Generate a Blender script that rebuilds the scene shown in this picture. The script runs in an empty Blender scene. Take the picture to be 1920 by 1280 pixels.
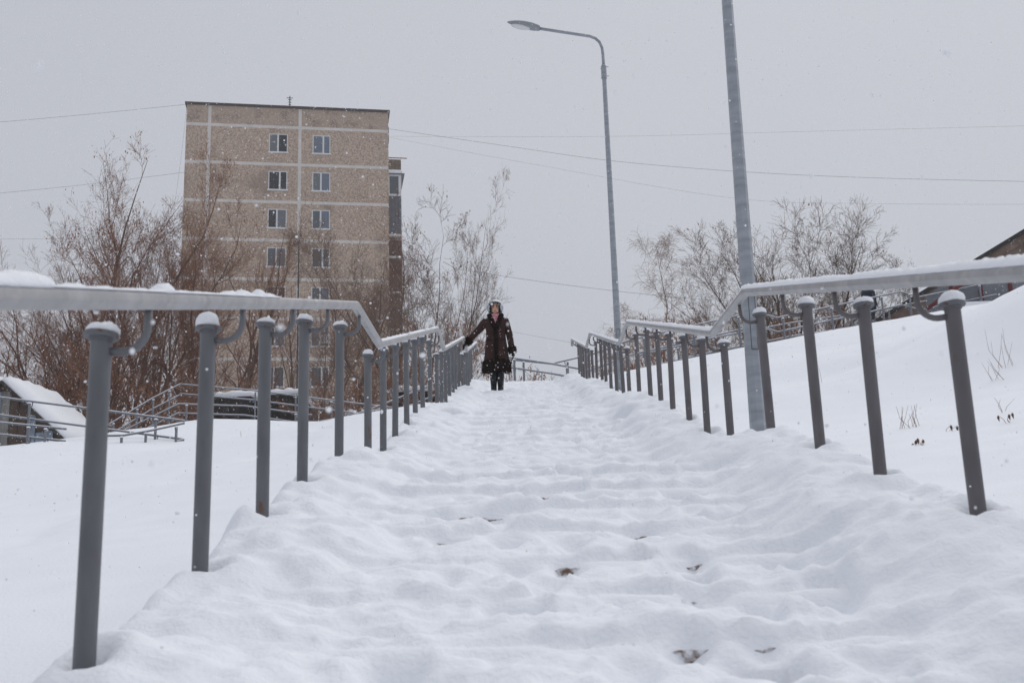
import bpy, math, random
import numpy as np
from mathutils import Vector, Matrix
rng = np.random.default_rng(7)
random.seed(7)
SC = bpy.context.scene
COL = SC.collection

# ------------------------------------------------------------------ camera
YAW, PITCH, ROLL, FPX = -0.0031, 0.2157, -0.0316, 2000.0
cp, sp, cy_, sy_ = math.cos(PITCH), math.sin(PITCH), math.cos(YAW), math.sin(YAW)
fwd = Vector((sy_*cp, cy_*cp, sp)); rgt0 = Vector((cy_, -sy_, 0)); up0 = rgt0.cross(fwd)
RGT = rgt0*math.cos(ROLL) + up0*math.sin(ROLL)
UPV = -rgt0*math.sin(ROLL) + up0*math.cos(ROLL)
cam = bpy.data.cameras.new('camera'); camo = bpy.data.objects.new('camera', cam); COL.objects.link(camo)
camo.matrix_world = Matrix((RGT, UPV, -fwd)).transposed().to_4x4()
cam.sensor_width = 36; cam.lens = 36*FPX/1920
cam.clip_start = .05; cam.clip_end = 3000
cam.dof.use_dof = True; cam.dof.focus_distance = 19.5; cam.dof.aperture_fstop = 6.3
SC.camera = camo
SC.render.resolution_x = 1024; SC.render.resolution_y = 682

# ------------------------------------------------------------------ sky, sun, exposure
SUN_EL, SUN_AZ = math.radians(56), math.radians(40)     # azimuth clockwise from +Y : ahead and right of the camera, behind cloud
world = bpy.data.worlds.new('World'); SC.world = world; world.use_nodes = True
wn = world.node_tree.nodes; wl = world.node_tree.links
for n in list(wn): wn.remove(n)
sky = wn.new('ShaderNodeTexSky'); sky.sky_type = 'NISHITA'; sky.sun_disc = False
sky.sun_elevation = SUN_EL; sky.sun_rotation = SUN_AZ
sky.dust_density = 4.0; sky.air_density = 1.0
hsv = wn.new('ShaderNodeHueSaturation'); hsv.inputs['Saturation'].default_value = .25
tc = wn.new('ShaderNodeTexCoord')
cn = wn.new('ShaderNodeTexNoise'); cn.inputs['Scale'].default_value = 1.6; cn.inputs['Detail'].default_value = 4
cr = wn.new('ShaderNodeValToRGB')
cr.color_ramp.elements[0].position = .3; cr.color_ramp.elements[0].color = (5.05, 5.30, 5.95, 1)
cr.color_ramp.elements[1].position = .75; cr.color_ramp.elements[1].color = (5.45, 5.62, 6.15, 1)
mixw = wn.new('ShaderNodeMixRGB'); mixw.inputs[0].default_value = .87
bg = wn.new('ShaderNodeBackground'); bg.inputs['Strength'].default_value = .103
wo = wn.new('ShaderNodeOutputWorld')
wl.new(sky.outputs[0], hsv.inputs['Color']); wl.new(hsv.outputs[0], mixw.inputs[1])
wl.new(tc.outputs['Generated'], cn.inputs['Vector']); wl.new(cn.outputs['Fac'], cr.inputs[0]); wl.new(cr.outputs[0], mixw.inputs[2])
wl.new(mixw.outputs[0], bg.inputs['Color']); wl.new(bg.outputs[0], wo.inputs[0])

sun = bpy.data.lights.new('sun', 'SUN'); sun.energy = 1.2; sun.angle = math.radians(70); sun.color = (1, .97, .93)
suno = bpy.data.objects.new('sun', sun); COL.objects.link(suno)
sd = Vector((math.sin(SUN_AZ)*math.cos(SUN_EL), math.cos(SUN_AZ)*math.cos(SUN_EL), math.sin(SUN_EL)))
suno.rotation_euler = sd.to_track_quat('Z', 'Y').to_euler()
suno.location = (0, 0, 60)
vs = SC.view_settings
vs.view_transform = 'Standard'; vs.look = 'None'; vs.exposure = 0.04; vs.gamma = 1.0; vs.use_curve_mapping = False

# ------------------------------------------------------------------ helpers
def ray(px, py):
    return RGT*((px-960)/FPX) + UPV*((640-py)/FPX) + fwd
def at(px, py, Y):
    d = ray(px, py); return d*(Y/d.y)
def proj(P):
    P = Vector(P); w = P.dot(fwd); return 960+FPX*P.dot(RGT)/w, 640-FPX*P.dot(UPV)/w

def h2(ix, iy, seed):
    n = (ix.astype(np.int64)*374761393 + iy.astype(np.int64)*668265263 + seed*1274126177) & 0xffffffff
    n = ((n ^ (n >> 13))*1274126177) & 0xffffffff
    return ((n ^ (n >> 16)) & 0xffff)/65535.0
def vn(x, y, seed=0):
    x = np.asarray(x, float); y = np.asarray(y, float)
    ix = np.floor(x); iy = np.floor(y); fx = x-ix; fy = y-iy
    fx = fx*fx*fx*(fx*(fx*6-15)+10); fy = fy*fy*fy*(fy*(fy*6-15)+10)
    a = h2(ix, iy, seed); b = h2(ix+1, iy, seed); c = h2(ix, iy+1, seed); d = h2(ix+1, iy+1, seed)
    return (a*(1-fx)+b*fx)*(1-fy) + (c*(1-fx)+d*fx)*fy
def fbm(x, y, seed=0, oct=4):
    s = 0; a = .5; t = 0
    for k in range(oct):
        s = s + a*vn(x*2**k, y*2**k, seed+k*17); t += a; a *= .5
    return s/t - .5

MATS = {}
def mat(name, col, rough=.7, metal=0., var=0., vscale=5., bump=0., bscale=30., spec=.3, col2=None, c2pos=(.45, .65), detail=3., coord='Object', spots=None, stretch=None):
    if name in MATS: return MATS[name]
    m = bpy.data.materials.new(name); m.use_nodes = True; nt = m.node_tree; b = nt.nodes['Principled BSDF']
    b.inputs['Roughness'].default_value = rough; b.inputs['Metallic'].default_value = metal
    b.inputs['Specular IOR Level'].default_value = spec
    b.inputs['Base Color'].default_value = (*col, 1)
    tcn = nt.nodes.new('ShaderNodeTexCoord'); vec = tcn.outputs[coord]
    if stretch:
        mp = nt.nodes.new('ShaderNodeMapping'); mp.inputs['Scale'].default_value = stretch
        nt.links.new(vec, mp.inputs['Vector']); vec = mp.outputs[0]
    if var > 0 or col2:
        n = nt.nodes.new('ShaderNodeTexNoise'); n.inputs['Scale'].default_value = vscale; n.inputs['Detail'].default_value = detail
        nt.links.new(vec, n.inputs['Vector'])
        r = nt.nodes.new('ShaderNodeValToRGB')
        if col2:
            r.color_ramp.elements[0].position, r.color_ramp.elements[1].position = c2pos
            r.color_ramp.elements[0].color = (*col, 1); r.color_ramp.elements[1].color = (*col2, 1)
        else:
            r.color_ramp.elements[0].position, r.color_ramp.elements[1].position = .25, .75
            r.color_ramp.elements[0].color = (*[c*(1-var) for c in col], 1); r.color_ramp.elements[1].color = (*[min(1, c*(1+var)) for c in col], 1)
        nt.links.new(n.outputs['Fac'], r.inputs[0]); nt.links.new(r.outputs[0], b.inputs['Base Color'])
    if spots:      # worn or rusty spots: (colour, scale, lo, hi)
        sn_ = nt.nodes.new('ShaderNodeTexNoise'); sn_.inputs['Scale'].default_value = spots[1]; sn_.inputs['Detail'].default_value = 6
        geo = nt.nodes.new('ShaderNodeObjectInfo'); ad = nt.nodes.new('ShaderNodeVectorMath'); ad.operation = 'ADD'
        nt.links.new(vec, ad.inputs[0]); nt.links.new(geo.outputs['Location'], ad.inputs[1]); nt.links.new(ad.outputs[0], sn_.inputs['Vector'])
        mr = nt.nodes.new('ShaderNodeMapRange'); mr.inputs['From Min'].default_value = spots[2]; mr.inputs['From Max'].default_value = spots[3]
        nt.links.new(sn_.outputs['Fac'], mr.inputs['Value'])
        mx = nt.nodes.new('ShaderNodeMixRGB'); mx.inputs[2].default_value = (*spots[0], 1); nt.links.new(mr.outputs[0], mx.inputs[0])
        src = b.inputs['Base Color'].links
        if src: nt.links.new(src[0].from_socket, mx.inputs[1])
        else: mx.inputs[1].default_value = (*col, 1)
        nt.links.new(mx.outputs[0], b.inputs['Base Color'])
    if bump > 0:
        n2 = nt.nodes.new('ShaderNodeTexNoise'); n2.inputs['Scale'].default_value = bscale; n2.inputs['Detail'].default_value = 4
        nt.links.new(vec, n2.inputs['Vector'])
        bp = nt.nodes.new('ShaderNodeBump'); bp.inputs['Strength'].default_value = bump; bp.inputs['Distance'].default_value = .02
        nt.links.new(n2.outputs['Fac'], bp.inputs['Height']); nt.links.new(bp.outputs[0], b.inputs['Normal'])
    MATS[name] = m
    return m

M_SNOW = mat('snow', (.85, .875, .92), rough=.75, var=.015, vscale=2.5, bump=.30, bscale=60, spec=.15)
M_SNOWCAP = mat('snow_cap', (.85, .865, .90), rough=.8, bump=.35, bscale=120, spec=.15)
M_POST = mat('post_paint', (.140, .142, .154), rough=.5, var=.2, vscale=5, spec=.4, spots=((.15, .085, .055), 9, .66, .74), bump=.04, bscale=90, stretch=(3, 3, 1))
M_POST_SHADED = mat('post_paint_shaded', (.122, .115, .121), rough=.5, var=.2, vscale=5, spec=.4, spots=((.14, .08, .055), 9, .66, .74), bump=.04, bscale=90, stretch=(3, 3, 1))  # same post paint, darker and warmer: shade on the right posts put into the colour
M_RAIL = mat('rail_paint', (.33, .325, .335), rough=.38, var=.2, vscale=9, spec=.4, bump=.05, bscale=80, spots=((.40, .385, .38), 22, .5, .7))
M_CAP = mat('cap_paint', (.15, .152, .165), rough=.55, col2=(.13, .05, .022), vscale=55, c2pos=(.56, .64))
M_RAMP = mat('ramp_rail_paint', (.17, .18, .205), rough=.55, var=.1, vscale=3)
M_GALV = mat('galvanised', (.31, .335, .365), rough=.5, metal=.2, var=.24, vscale=3.0, spec=.4, bump=.08, bscale=14, stretch=(1.2, 1.2, 6), detail=8)
M_STEP = mat('step_concrete', (.17, .115, .085), rough=.9, col2=(.74, .75, .78), vscale=34, c2pos=(.44, .60), detail=7, bump=.3)
M_BARK = mat('bark', (.135, .088, .068), rough=.9, var=.3, vscale=3)
M_TWIG = mat('twig', (.23, .118, .078), rough=.9, var=.3, vscale=1.2)
M_TWIGR = mat('twig_grey', (.20, .145, .115), rough=.9, var=.3, vscale=1.2)
M_BIRCH = mat('birch_bark', (.40, .33, .28), rough=.85, col2=(.12, .09, .08), vscale=9, c2pos=(.55, .62), stretch=(1, 1, 3))
M_BTWIG = mat('birch_twig', (.33, .25, .205), rough=.9, var=.25, vscale=1.2)
M_LEAF = mat('dry_leaf', (.26, .115, .05), rough=.9, var=.4, vscale=2.0)
M_SEED = mat('dry_seed', (.27, .155, .085), rough=.9, var=.35, vscale=2.0)
M_WIRE = mat('wire', (.05, .06, .07), rough=.6)
M_WHITE = mat('window_white', (.68, .68, .68), rough=.5)
M_SEAM = mat('seam', (.66, .62, .585), rough=.9, var=.1, vscale=1.5)

def newmesh(name, V, Fc, smooth=True):
    me = bpy.data.meshes.new(name)
    if isinstance(V, np.ndarray) and isinstance(Fc, np.ndarray):
        nv = len(V); nf = len(Fc); k = Fc.shape[1]
        me.vertices.add(nv); me.vertices.foreach_set('co', V.astype(np.float32).ravel())
        me.loops.add(nf*k); me.loops.foreach_set('vertex_index', Fc.astype(np.int32).ravel())
        me.polygons.add(nf); me.polygons.foreach_set('loop_start', np.arange(0, nf*k, k, dtype=np.int32))
        me.polygons.foreach_set('loop_total', np.full(nf, k, np.int32))
        me.update(calc_edges=True)
    else:
        me.from_pydata([tuple(v) for v in V], [], Fc); me.update()
    if smooth: me.polygons.foreach_set('use_smooth', np.ones(len(me.polygons), bool))
    return me
def link(name, me, m=None, parent=None, loc=None):
    o = bpy.data.objects.new(name, me); COL.objects.link(o)
    if m is not None and me is not None and len(me.materials) == 0: me.materials.append(m)
    if parent is not None: o.parent = parent
    if loc is not None: o.location = loc
    return o
def tag(o, label=None, cat=None, group=None, kind=None):
    if label: o['label'] = label
    if cat: o['category'] = cat
    if group: o['group'] = group
    if kind: o['kind'] = kind
    return o
def thing(name, label, cat, loc=(0, 0, 0), rz=0, group=None):
    o = bpy.data.objects.new(name, None); COL.objects.link(o); o.location = loc; o.rotation_euler = (0, 0, rz); o.empty_display_size = .2
    return tag(o, label, cat, group)

class MB:
    def __init__(s): s.v = []; s.f = []
    def box(s, x0, x1, y0, y1, z0, z1):
        b = len(s.v)
        s.v += [(x0,y0,z0),(x1,y0,z0),(x1,y1,z0),(x0,y1,z0),(x0,y0,z1),(x1,y0,z1),(x1,y1,z1),(x0,y1,z1)]
        s.f += [tuple(b+i for i in q) for q in ((3,2,1,0),(4,5,6,7),(0,1,5,4),(1,2,6,5),(2,3,7,6),(3,0,4,7))]
        return s
    def tube(s, pts, r, n=8, caps=True, phase=0.):
        pts = [Vector(p) for p in pts]; rs = r if hasattr(r, '__len__') else [r]*len(pts)
        rings = []; prev = None
        for i, p in enumerate(pts):
            t = (pts[min(i+1, len(pts)-1)]-pts[max(i-1, 0)]).normalized()
            if prev is None:
                a = Vector((0, 0, 1)) if abs(t.z) < .9 else Vector((0, 1, 0))
                u = t.cross(a).normalized()
            else:
                u = (prev - t*prev.dot(t)).normalized()
            prev = u; w = t.cross(u)
            b = len(s.v)
            for k in range(n):
                an = 2*math.pi*k/n+phase
                s.v.append(tuple(p + (u*math.cos(an)+w*math.sin(an))*rs[i]))
            rings.append(b)
        for i in range(len(pts)-1):
            a, b = rings[i], rings[i+1]
            for k in range(n):
                s.f.append((a+k, a+(k+1) % n, b+(k+1) % n, b+k))
        if caps:
            s.f.append(tuple(rings[0]+k for k in reversed(range(n)))); s.f.append(tuple(rings[-1]+k for k in range(n)))
        return s
    def lathe(s, prof, n=16, c=(0, 0, 0), jit=0.):
        rings = []
        for (r, z) in prof:
            b = len(s.v)
            for k in range(n):
                an = 2*math.pi*k/n; rr = r*(1+jit*random.uniform(-1, 1))
                s.v.append((c[0]+rr*math.cos(an), c[1]+rr*math.sin(an), c[2]+z*(1+jit*.6*random.uniform(-1, 1))))
            rings.append(b)
        for i in range(len(rings)-1):
            a, b = rings[i], rings[i+1]
            for k in range(n): s.f.append((a+k, a+(k+1) % n, b+(k+1) % n, b+k))
        s.f.append(tuple(rings[0]+k for k in reversed(range(n)))); s.f.append(tuple(rings[-1]+k for k in range(n)))
        return s
    def loft(s, rings, cap=True):
        ids = []
        for R in rings:
            ids.append(len(s.v)); s.v += [tuple(p) for p in R]
        n = len(rings[0])
        for i in range(len(ids)-1):
            a, b = ids[i], ids[i+1]
            for k in range(n): s.f.append((a+k, a+(k+1) % n, b+(k+1) % n, b+k))
        if cap:
            s.f.append(tuple(ids[0]+k for k in reversed(range(n)))); s.f.append(tuple(ids[-1]+k for k in range(n)))
        return s
    def quad(s, a, b, c, d):
        i = len(s.v); s.v += [tuple(a), tuple(b), tuple(c), tuple(d)]; s.f.append((i, i+1, i+2, i+3)); return s
    def mesh(s, name, smooth=False): return newmesh(name, s.v, s.f, smooth)
    def build(s, name, m, parent=None, loc=None, smooth=False): return link(name, s.mesh(name, smooth), m, parent, loc)
def autosmooth(o, ang=40):
    me = o.data
    me.polygons.foreach_set('use_smooth', np.ones(len(me.polygons), bool))
    me.set_sharp_from_angle(angle=math.radians(ang))
    return o

# ------------------------------------------------------------------ stair geometry (rail line measured along +Y)
XC, HALF = .204, 1.10
TAN = math.tan(.2463)
KY = [-12., 5.81, 6.86, 11.95, 13.07, 18.06, 19.17, 23.95]
KZ = [.0509-12*TAN, .0509+5.81*TAN]
for k in range(2, 8):
    KZ.append(KZ[-1] if k % 2 == 0 else KZ[-1]+(KY[k]-KY[k-1])*TAN)
KY2, KZ2 = KY+[40.], KZ+[KZ[-1]]
def railz(y): return np.interp(y, KY2, KZ2)
def railz_s(y):
    y = np.asarray(y, float); return sum(railz(y+d) for d in (-1.5, -1, -.5, 0, .5, 1, 1.5))/7
PXL, PXR = XC-1.212, XC+1.216
RUN = .4445

# ------------------------------------------------------------------ terrain
ctrl = []
for y in (-10, -5, -2, 0, 2, 4, 6, 9, 12, 15, 18, 21):
    z = float(railz_s(y))-.86
    ctrl += [(-1.5, y, z-(.42 if y < 17 else .25)), (2.0, y, z-.16)]
    if y < 18: ctrl += [(-3.4, y, z-.62), (-7.5, y, z-.80-.01*y)]
for y in (-10, -5, 0, 3, 6): 
    z = float(railz_s(y))-.86
    ctrl += [(3.4, y, z+.12), (6.0, y, z+.95), (10, y, z+2.1)]
def c_px(px, py, Y): p = at(px, py, Y); ctrl.append((p.x, p.y, p.z))
for a in [(400, 785, 27), (520, 788, 27), (100, 834, 21.5), (200, 834, 21.5), (290, 838, 21.5), (345, 842, 21.5), (345, 790, 28), (290, 800, 27.5), (460, 822, 21.5), (640, 799, 25), (740, 784, 22), (800, 758, 20),
          (1180, 697, 24), (1350, 662, 25), (1500, 628, 26), (1640, 607, 27), (1740, 591, 28), (1850, 565, 16), (1920, 535, 14), (1990, 505, 12.5),
          (1720, 810, 8), (1880, 690, 11), (1500, 740, 12), (1600, 690, 16)]: c_px(*a)
ctrl += [(3.5, 18, 3.28), (6.9, 20.5, 4.25), (8.2, 20, 4.45), (8.9, 18.5, 4.1), (11, 17, 4.6), (13, 22, 5.6),
         (0, 27, 4.35), (0, 32, 4.2), (2, 40, 4.2), (-2, 60, 5.0), (3, 90, 5.0),
         (-8, 35, 4.0), (-14, 30, 3.2), (-22, 30, 2.6), (-35, 30, 2.6), (-14, 45, 5.0), (-30, 48, 5.0), (-20, 70, 9.4), (-5, 72, 9.2), (-45, 75, 7), (-15, 100, 10),
         (-16, 18, 1.9), (-30, 12, .2), (-25, -5, -3.5), (-12, 8, .1),
         (10, 34, 6.2), (16, 36, 6.8), (24, 40, 7.6), (10, 55, 6), (30, 70, 10), (18, 26, 7.0), (16, 14, 5.2), (25, 10, 6), (20, -5, 3),
         (-90, 40, 3), (90, 40, 12), (-120, 140, 8), (0, 160, 6), (120, 140, 12), (-90, -40, -8), (90, -40, 0), (0, -40, -9)]
ctrl = np.array(ctrl)
def tps_fit(c, lam=.02):
    d = np.hypot(c[:, None, 0]-c[None, :, 0], c[:, None, 1]-c[None, :, 1])
    K = np.where(d > 0, d*d*np.log(d+1e-9), 0)+lam*np.eye(len(c))
    P = np.c_[np.ones(len(c)), c[:, :2]]
    A = np.block([[K, P], [P.T, np.zeros((3, 3))]])
    return np.linalg.solve(A, np.r_[c[:, 2], 0, 0, 0])
TW = tps_fit(ctrl)
def terr(x, y, detail=True):
    x = np.asarray(x, float); y = np.asarray(y, float); sh = x.shape; xf, yf = x.ravel(), y.ravel()
    out = np.empty(len(xf))
    for i in range(0, len(xf), 20000):
        a, b = xf[i:i+20000], yf[i:i+20000]
        r2 = (a[:, None]-ctrl[None, :, 0])**2+(b[:, None]-ctrl[None, :, 1])**2
        U = .5*r2*np.log(r2+1e-12)
        out[i:i+20000] = U@TW[:-3]+TW[-3]+TW[-2]*a+TW[-1]*b
    if detail:
        far = 1/(1+np.hypot(xf, yf)/60)
        out += .22*fbm(xf*.22, yf*.22, 3, 3)*np.clip(np.abs(xf-XC)-1.3, 0, 1.5)/1.5
        out += .05*fbm(xf*1.3, yf*1.3, 9, 4)*far + .018*fbm(xf*5, yf*5, 21, 2)*far
        # old half-filled tracks on the left field
        tr = np.exp(-((xf+3.6-.35*np.sin(yf*.5))/.35)**2)
        out -= tr*.10*np.clip(vn(xf*2.2, yf*1.7, 40)-.45, 0, 1)
    inside = np.clip((1.42-np.abs(xf-XC))/.15, 0, 1)*((yf > -12) & (yf < 27))
    out = np.where(inside > 0, np.minimum(out, railz(yf)-1.05)*inside+out*(1-inside), out)
    return out.reshape(sh)
def tz(x, y): return float(terr(np.array([x]), np.array([y]))[0])

gx = np.r_[-180, -140, -110, -80, np.arange(-60, -20, 2), np.arange(-20, -12, .5), np.arange(-12, -4, .16), np.arange(-4, 8, .07), np.arange(8, 16, .2), np.arange(16, 30, .7), np.arange(30, 60, 2.5), 70, 90, 120, 150, 180]
gy = np.r_[-60, -40, -25, -15, np.arange(-10, 0, .8), np.arange(0, 10, .07), np.arange(10, 30, .14), np.arange(30, 60, 1.), np.arange(60, 120, 3.), 130, 150, 180, 220, 260]
GX, GY = np.meshgrid(gx, gy, indexing='xy')
GZ = terr(GX, GY)
nx, ny = len(gx), len(gy)
idx = np.arange(nx*ny).reshape(ny, nx)
FQ = np.stack([idx[:-1, :-1], idx[:-1, 1:], idx[1:, 1:], idx[1:, :-1]], -1).reshape(-1, 4)
tag(link('snow_ground', newmesh('snow_ground', np.stack([GX, GY, GZ], -1).reshape(-1, 3), FQ), M_SNOW), kind='structure')

POST_Y = {-1: [.85, 1.70, 2.53, 3.41, 4.19, 4.97, 5.98], 1: [.85, 1.70, 2.53, 3.37, 4.22, 5.04, 6.01]}
for base in (7.12, 13.32, 19.5):
    for sd in (-1, 1):
        POST_Y[sd] += [base+d for d in (0, .83, 1.66, 2.49, 3.30, 4.10)]
        if base < 19: POST_Y[sd].append(base+5.1)

# snow sheet trodden over the stairs
RISERS = [5.955-RUN*k for k in range(0, 30)] + [12.09-RUN*k for k in range(0, 12)] + [18.20-RUN*k for k in range(0, 12)] + [23.99-RUN*k for k in range(0, 11)]
RISERS = sorted(RISERS)
def flight(y):
    y = np.asarray(y, float); m = np.zeros_like(y)
    for a, b in ((-12, 5.95), (6.95, 12.1), (13.15, 18.2), (19.25, 24.0)):
        m = np.maximum(m, np.clip((y-a)/.15, 0, 1)*np.clip((b-y)/.15, 0, 1))
    return m
SPOTS = []
for px, py, w in [(840, 893, .06), (965, 918, .08), (1012, 919, .05), (858, 958, .08), (920, 956, .05), (845, 997, .05), (1190, 995, .055), (955, 1043, .06), (1060, 1041, .05), (1285, 1041, .055), (1310, 1105, .055), (1280, 1190, .06), (1425, 1178, .04),
                  (1100, 897, .04), (1110, 862, .04), (1000, 868, .06), (880, 868, .04)]:
    d = ray(px, py); d = d/d.y; Y = (.93-.0509)/(TAN-d.z); yr = min(RISERS, key=lambda r: abs(r-Y)); SPOTS.append((d.x*yr, yr, w))
for k in range(20):
    yr = random.choice([r for r in RISERS if 7 < r < 18 and not any(abs(r-q) < .3 for q in (12.09, 18.2))]); SPOTS.append((XC+random.gauss(0, .45), yr, random.uniform(.04, .09)))
FEET = []
for k in range(330):
    yr = random.choice([r for r in RISERS if r > .8]); FEET.append((XC+random.choice((-.45, -.1, .3, .55))+random.gauss(0, .13), yr-random.uniform(.08, .30), random.uniform(.05, .075), random.uniform(.09, .15), random.uniform(.03, .075), random.uniform(-.3, .3)))
def stair_h(x, y):
    u = x-XC
    base = railz(y)-.935
    yw = y+.060*(vn(x*5.5, y*.9, 64)-.5)+.040*(vn(x*15, y*.9, 65)-.5)+.022*(vn(x*37, y*2, 66)-.5)
    ph = ((yw-5.955) % RUN)/RUN
    for a, yk in ((6.5, 12.09), (12.6, 18.20), (18.7, 23.99)):
        ph = np.where(y > a, ((yw-yk) % RUN)/RUN, ph)
    fl = flight(y)
    # rounded saw-tooth: treads level, a soft step up at each riser
    k = .10
    saw = np.where(ph < k, -.5+ph/k*(1.0), .5-(ph-k)/(1-k))
    amp = np.clip(.35+.95*(vn(x*1.6, y*1.1, 61)*1.2-.10), .3, 1.15)
    centre = np.clip((1.0-np.abs(u))/.35, 0, 1)
    z = base+fl*saw*.105*amp*(.10+.90*centre)*.34
    dph = np.minimum(np.abs(ph-.95), np.abs(ph+.05))
    z = z-fl*centre*.050*np.exp(-(dph/.10)**2)*np.clip(vn(x*2.6, np.floor(y/RUN)*3.7+y*.6, 63)*1.9-.55, 0, 1.2)
    # banks along the posts
    side = np.clip((np.abs(u)-.62)/.5, 0, 1); side = side*side*(3-2*side)
    tgt = np.where(u < 0, .080, .140)
    z = z+side*tgt
    mid = side*(1-side)*4
    z = z+(.035*side+.075*mid)*2*np.clip(fbm(x*1.9, y*1.5, 77, 3), -.5, .5)
    # clods and grain
    z = z+.042*fbm(x*2.6, y*4.0, 80, 3)*(1-.4*side)+.048*fbm(x*7, y*10, 83, 3)*(1-.3*side)+.030*fbm(x*17, y*19, 90, 2)*(1-.3*side)+.030*np.clip(vn(x*21, y*21, 93)-.70, 0, 1)+.022*np.clip(vn(x*12, y*13, 94)-.62, 0, 1)
    z = z+.05*np.clip(vn(x*4.6, y*3.4, 95)-.55, 0, 1)*side*2
    for fx, fy, a, b, dp, an in FEET:
        m = (np.abs(x-fx) < .3) & (np.abs(y-fy) < .35)
        if m.any():
            dx, dy = x[m]-fx, y[m]-fy; ca, sa = math.cos(an), math.sin(an)
            q = ((dx*ca+dy*sa)/a)**2+((-dx*sa+dy*ca)/b)**2
            z[m] = z[m]-dp*np.exp(-q**1.6)+.12*dp*np.exp(-((np.sqrt(q)-1.5)/.35)**2)
    for yr in RISERS:                  # packed snow over every nosing
        m = np.abs(y-yr) < .12
        if m.any() and not any(abs(yr-q) < .1 for q in (5.955, 12.09, 18.2, 23.99)):
            nz = float(railz(yr))+TAN*RUN*.5-.935-.082
            z[m] = np.maximum(z[m], nz+.004+.022*vn(x[m]*8, y[m]*6, 58)-((y[m]-yr+.015)/.06)**2*.03)
    for sx, yr, w in SPOTS:
        m = (np.abs(x-sx) < .5) & (np.abs(y-yr) < .3)
        if m.any():
            dx, dy = x[m]-sx, y[m]-(yr-.050)
            g = np.exp(-(np.abs(dx)/(1.25*w))**2)*np.exp(-(np.where(dy > 0, dy/.040, dy/.15))**2)*(.35+1.0*vn(x[m]*24, y[m]*7, 99))*1.45
            tgt_ = float(railz(yr))+TAN*RUN*.5-.935-.082-.042
            g = np.clip(g, 0, 1); z[m] = z[m]*(1-g)+np.minimum(z[m], tgt_)*g
    for px_, ys_ in ((PXL, POST_Y[-1]), (PXR, POST_Y[1])):       # melt hollow and small drift round each post
        for yp in ys_:
            m = (np.abs(x-px_) < .3) & (np.abs(y-yp) < .3)
            if m.any():
                r = np.hypot(x[m]-px_, (y[m]-yp)); z[m] = z[m]+.022*np.exp(-((r-.10)/.06)**2)*(.4+1.2*vn(x[m]*11, y[m]*11, 52))-.05*np.exp(-(r/.045)**2)
    # shoulder of the bank falls away outside the posts
    out = np.clip((np.abs(u)-np.where(u < 0, 1.24, 1.28)-.07*fbm(y*1.4, y*0, 55, 2))/.26, 0, 1)
    z = z-out**1.5*np.where(u < 0, .58, .40)
    return z
sx_ = np.arange(XC-1.52, XC+1.5201, .02)
sy_a = np.r_[np.arange(-3, .9, .06), np.arange(.9, 7.2, .018), np.arange(7.2, 14, .03), np.arange(14, 27.6, .05)]
SX, SY = np.meshgrid(sx_, sy_a, indexing='xy')
SZ = stair_h(SX, SY)
idx = np.arange(SX.size).reshape(SX.shape)
FQ = np.stack([idx[:-1, :-1], idx[:-1, 1:], idx[1:, 1:], idx[1:, :-1]], -1).reshape(-1, 4)
tag(link('stair_snow', newmesh('stair_snow', np.stack([SX, SY, SZ], -1).reshape(-1, 3), FQ), M_SNOW), kind='structure')
def snow_z(x, y): return float(stair_h(np.array([x]), np.array([y]))[0])

# the concrete steps underneath, bare only where the snow has been kicked off the risers
stair = bpy.data.objects.new('staircase', None); COL.objects.link(stair)
tag(stair, 'long straight flight of concrete steps buried under trodden snow', 'staircase')
STEPS = []
for v_ in range(4):            # worn, chipped nosings
    xs_ = np.linspace(-1.12, 1.12, 113); n1 = vn(xs_*9+v_*31, xs_*0, 501)*.6+vn(xs_*27+v_*17, xs_*0, 502)*.4
    mb = MB(); mb.loft([[(x, 0, -.22), (x, 0, -.004-.034*max(0, q-.18)), (x, .05+.03*q, 0), (x, .46, 0), (x, .46, -.22)] for x, q in zip(xs_, n1)])
    STEPS.append(mb.mesh('step'))
for yr in RISERS:
    if -1 < yr < 24.2:
        zt = float(railz(yr+.2))-.93-.09
        if not any(abs(yr-a) < .3 for a in (5.955, 12.09, 18.2, 23.99)): zt = float(railz(yr))+TAN*RUN*.5-.935-.082
        link('step', random.choice(STEPS), M_STEP, stair, (XC, yr-.018, zt))

# ------------------------------------------------------------------ stair railings
def rrect(w, h, r, n=3):
    pts = []
    for cx, cy, a0 in ((w-r, h-r, 0), (-w+r, h-r, 90), (-w+r, -h+r, 180), (w-r, -h+r, 270)):
        for k in range(n+1):
            a = math.radians(a0+90*k/n); pts.append((cx+r*math.cos(a), cy+r*math.sin(a)))
    return pts
def sweep_rail(path, w=.027, h=.023, r=.011):
    """rounded box section swept along a path that lies in a vertical plane parallel to YZ"""
    prof = [(w, .004), (w*.93, h*.62), (w*.6, h*.94), (0, h), (-w*.6, h*.94), (-w*.93, h*.62), (-w, .004), (-w, -.004), (-w*.45, -h), (w*.45, -h), (w, -.004)]; mb = MB(); rings = []
    path = [Vector(p) for p in path]
    for i, p in enumerate(path):
        d0 = (p-path[i-1]).normalized() if i > 0 else None
        d1 = (path[i+1]-p).normalized() if i < len(path)-1 else None
        t = (d0+d1).normalized() if d0 and d1 else (d0 or d1)
        nrm = Vector((0, -t.z, t.y)); sc = 1/max(.5, t.dot(d1 or d0))
        rings.append([p+Vector((a, 0, 0))+nrm*b*sc for a, b in prof])
    mb.loft(rings); return mb
CAPME = MB().lathe([(.0, -.021), (.0285, -.021), (.0290, -.0128), (.0405, -.0122), (.042, -.0105), (.042, -.001), (.040, .002), (0, .002)], 22).mesh('cap_plate', True); CAPME.set_sharp_from_angle(angle=math.radians(35))
DOMES = []
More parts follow.
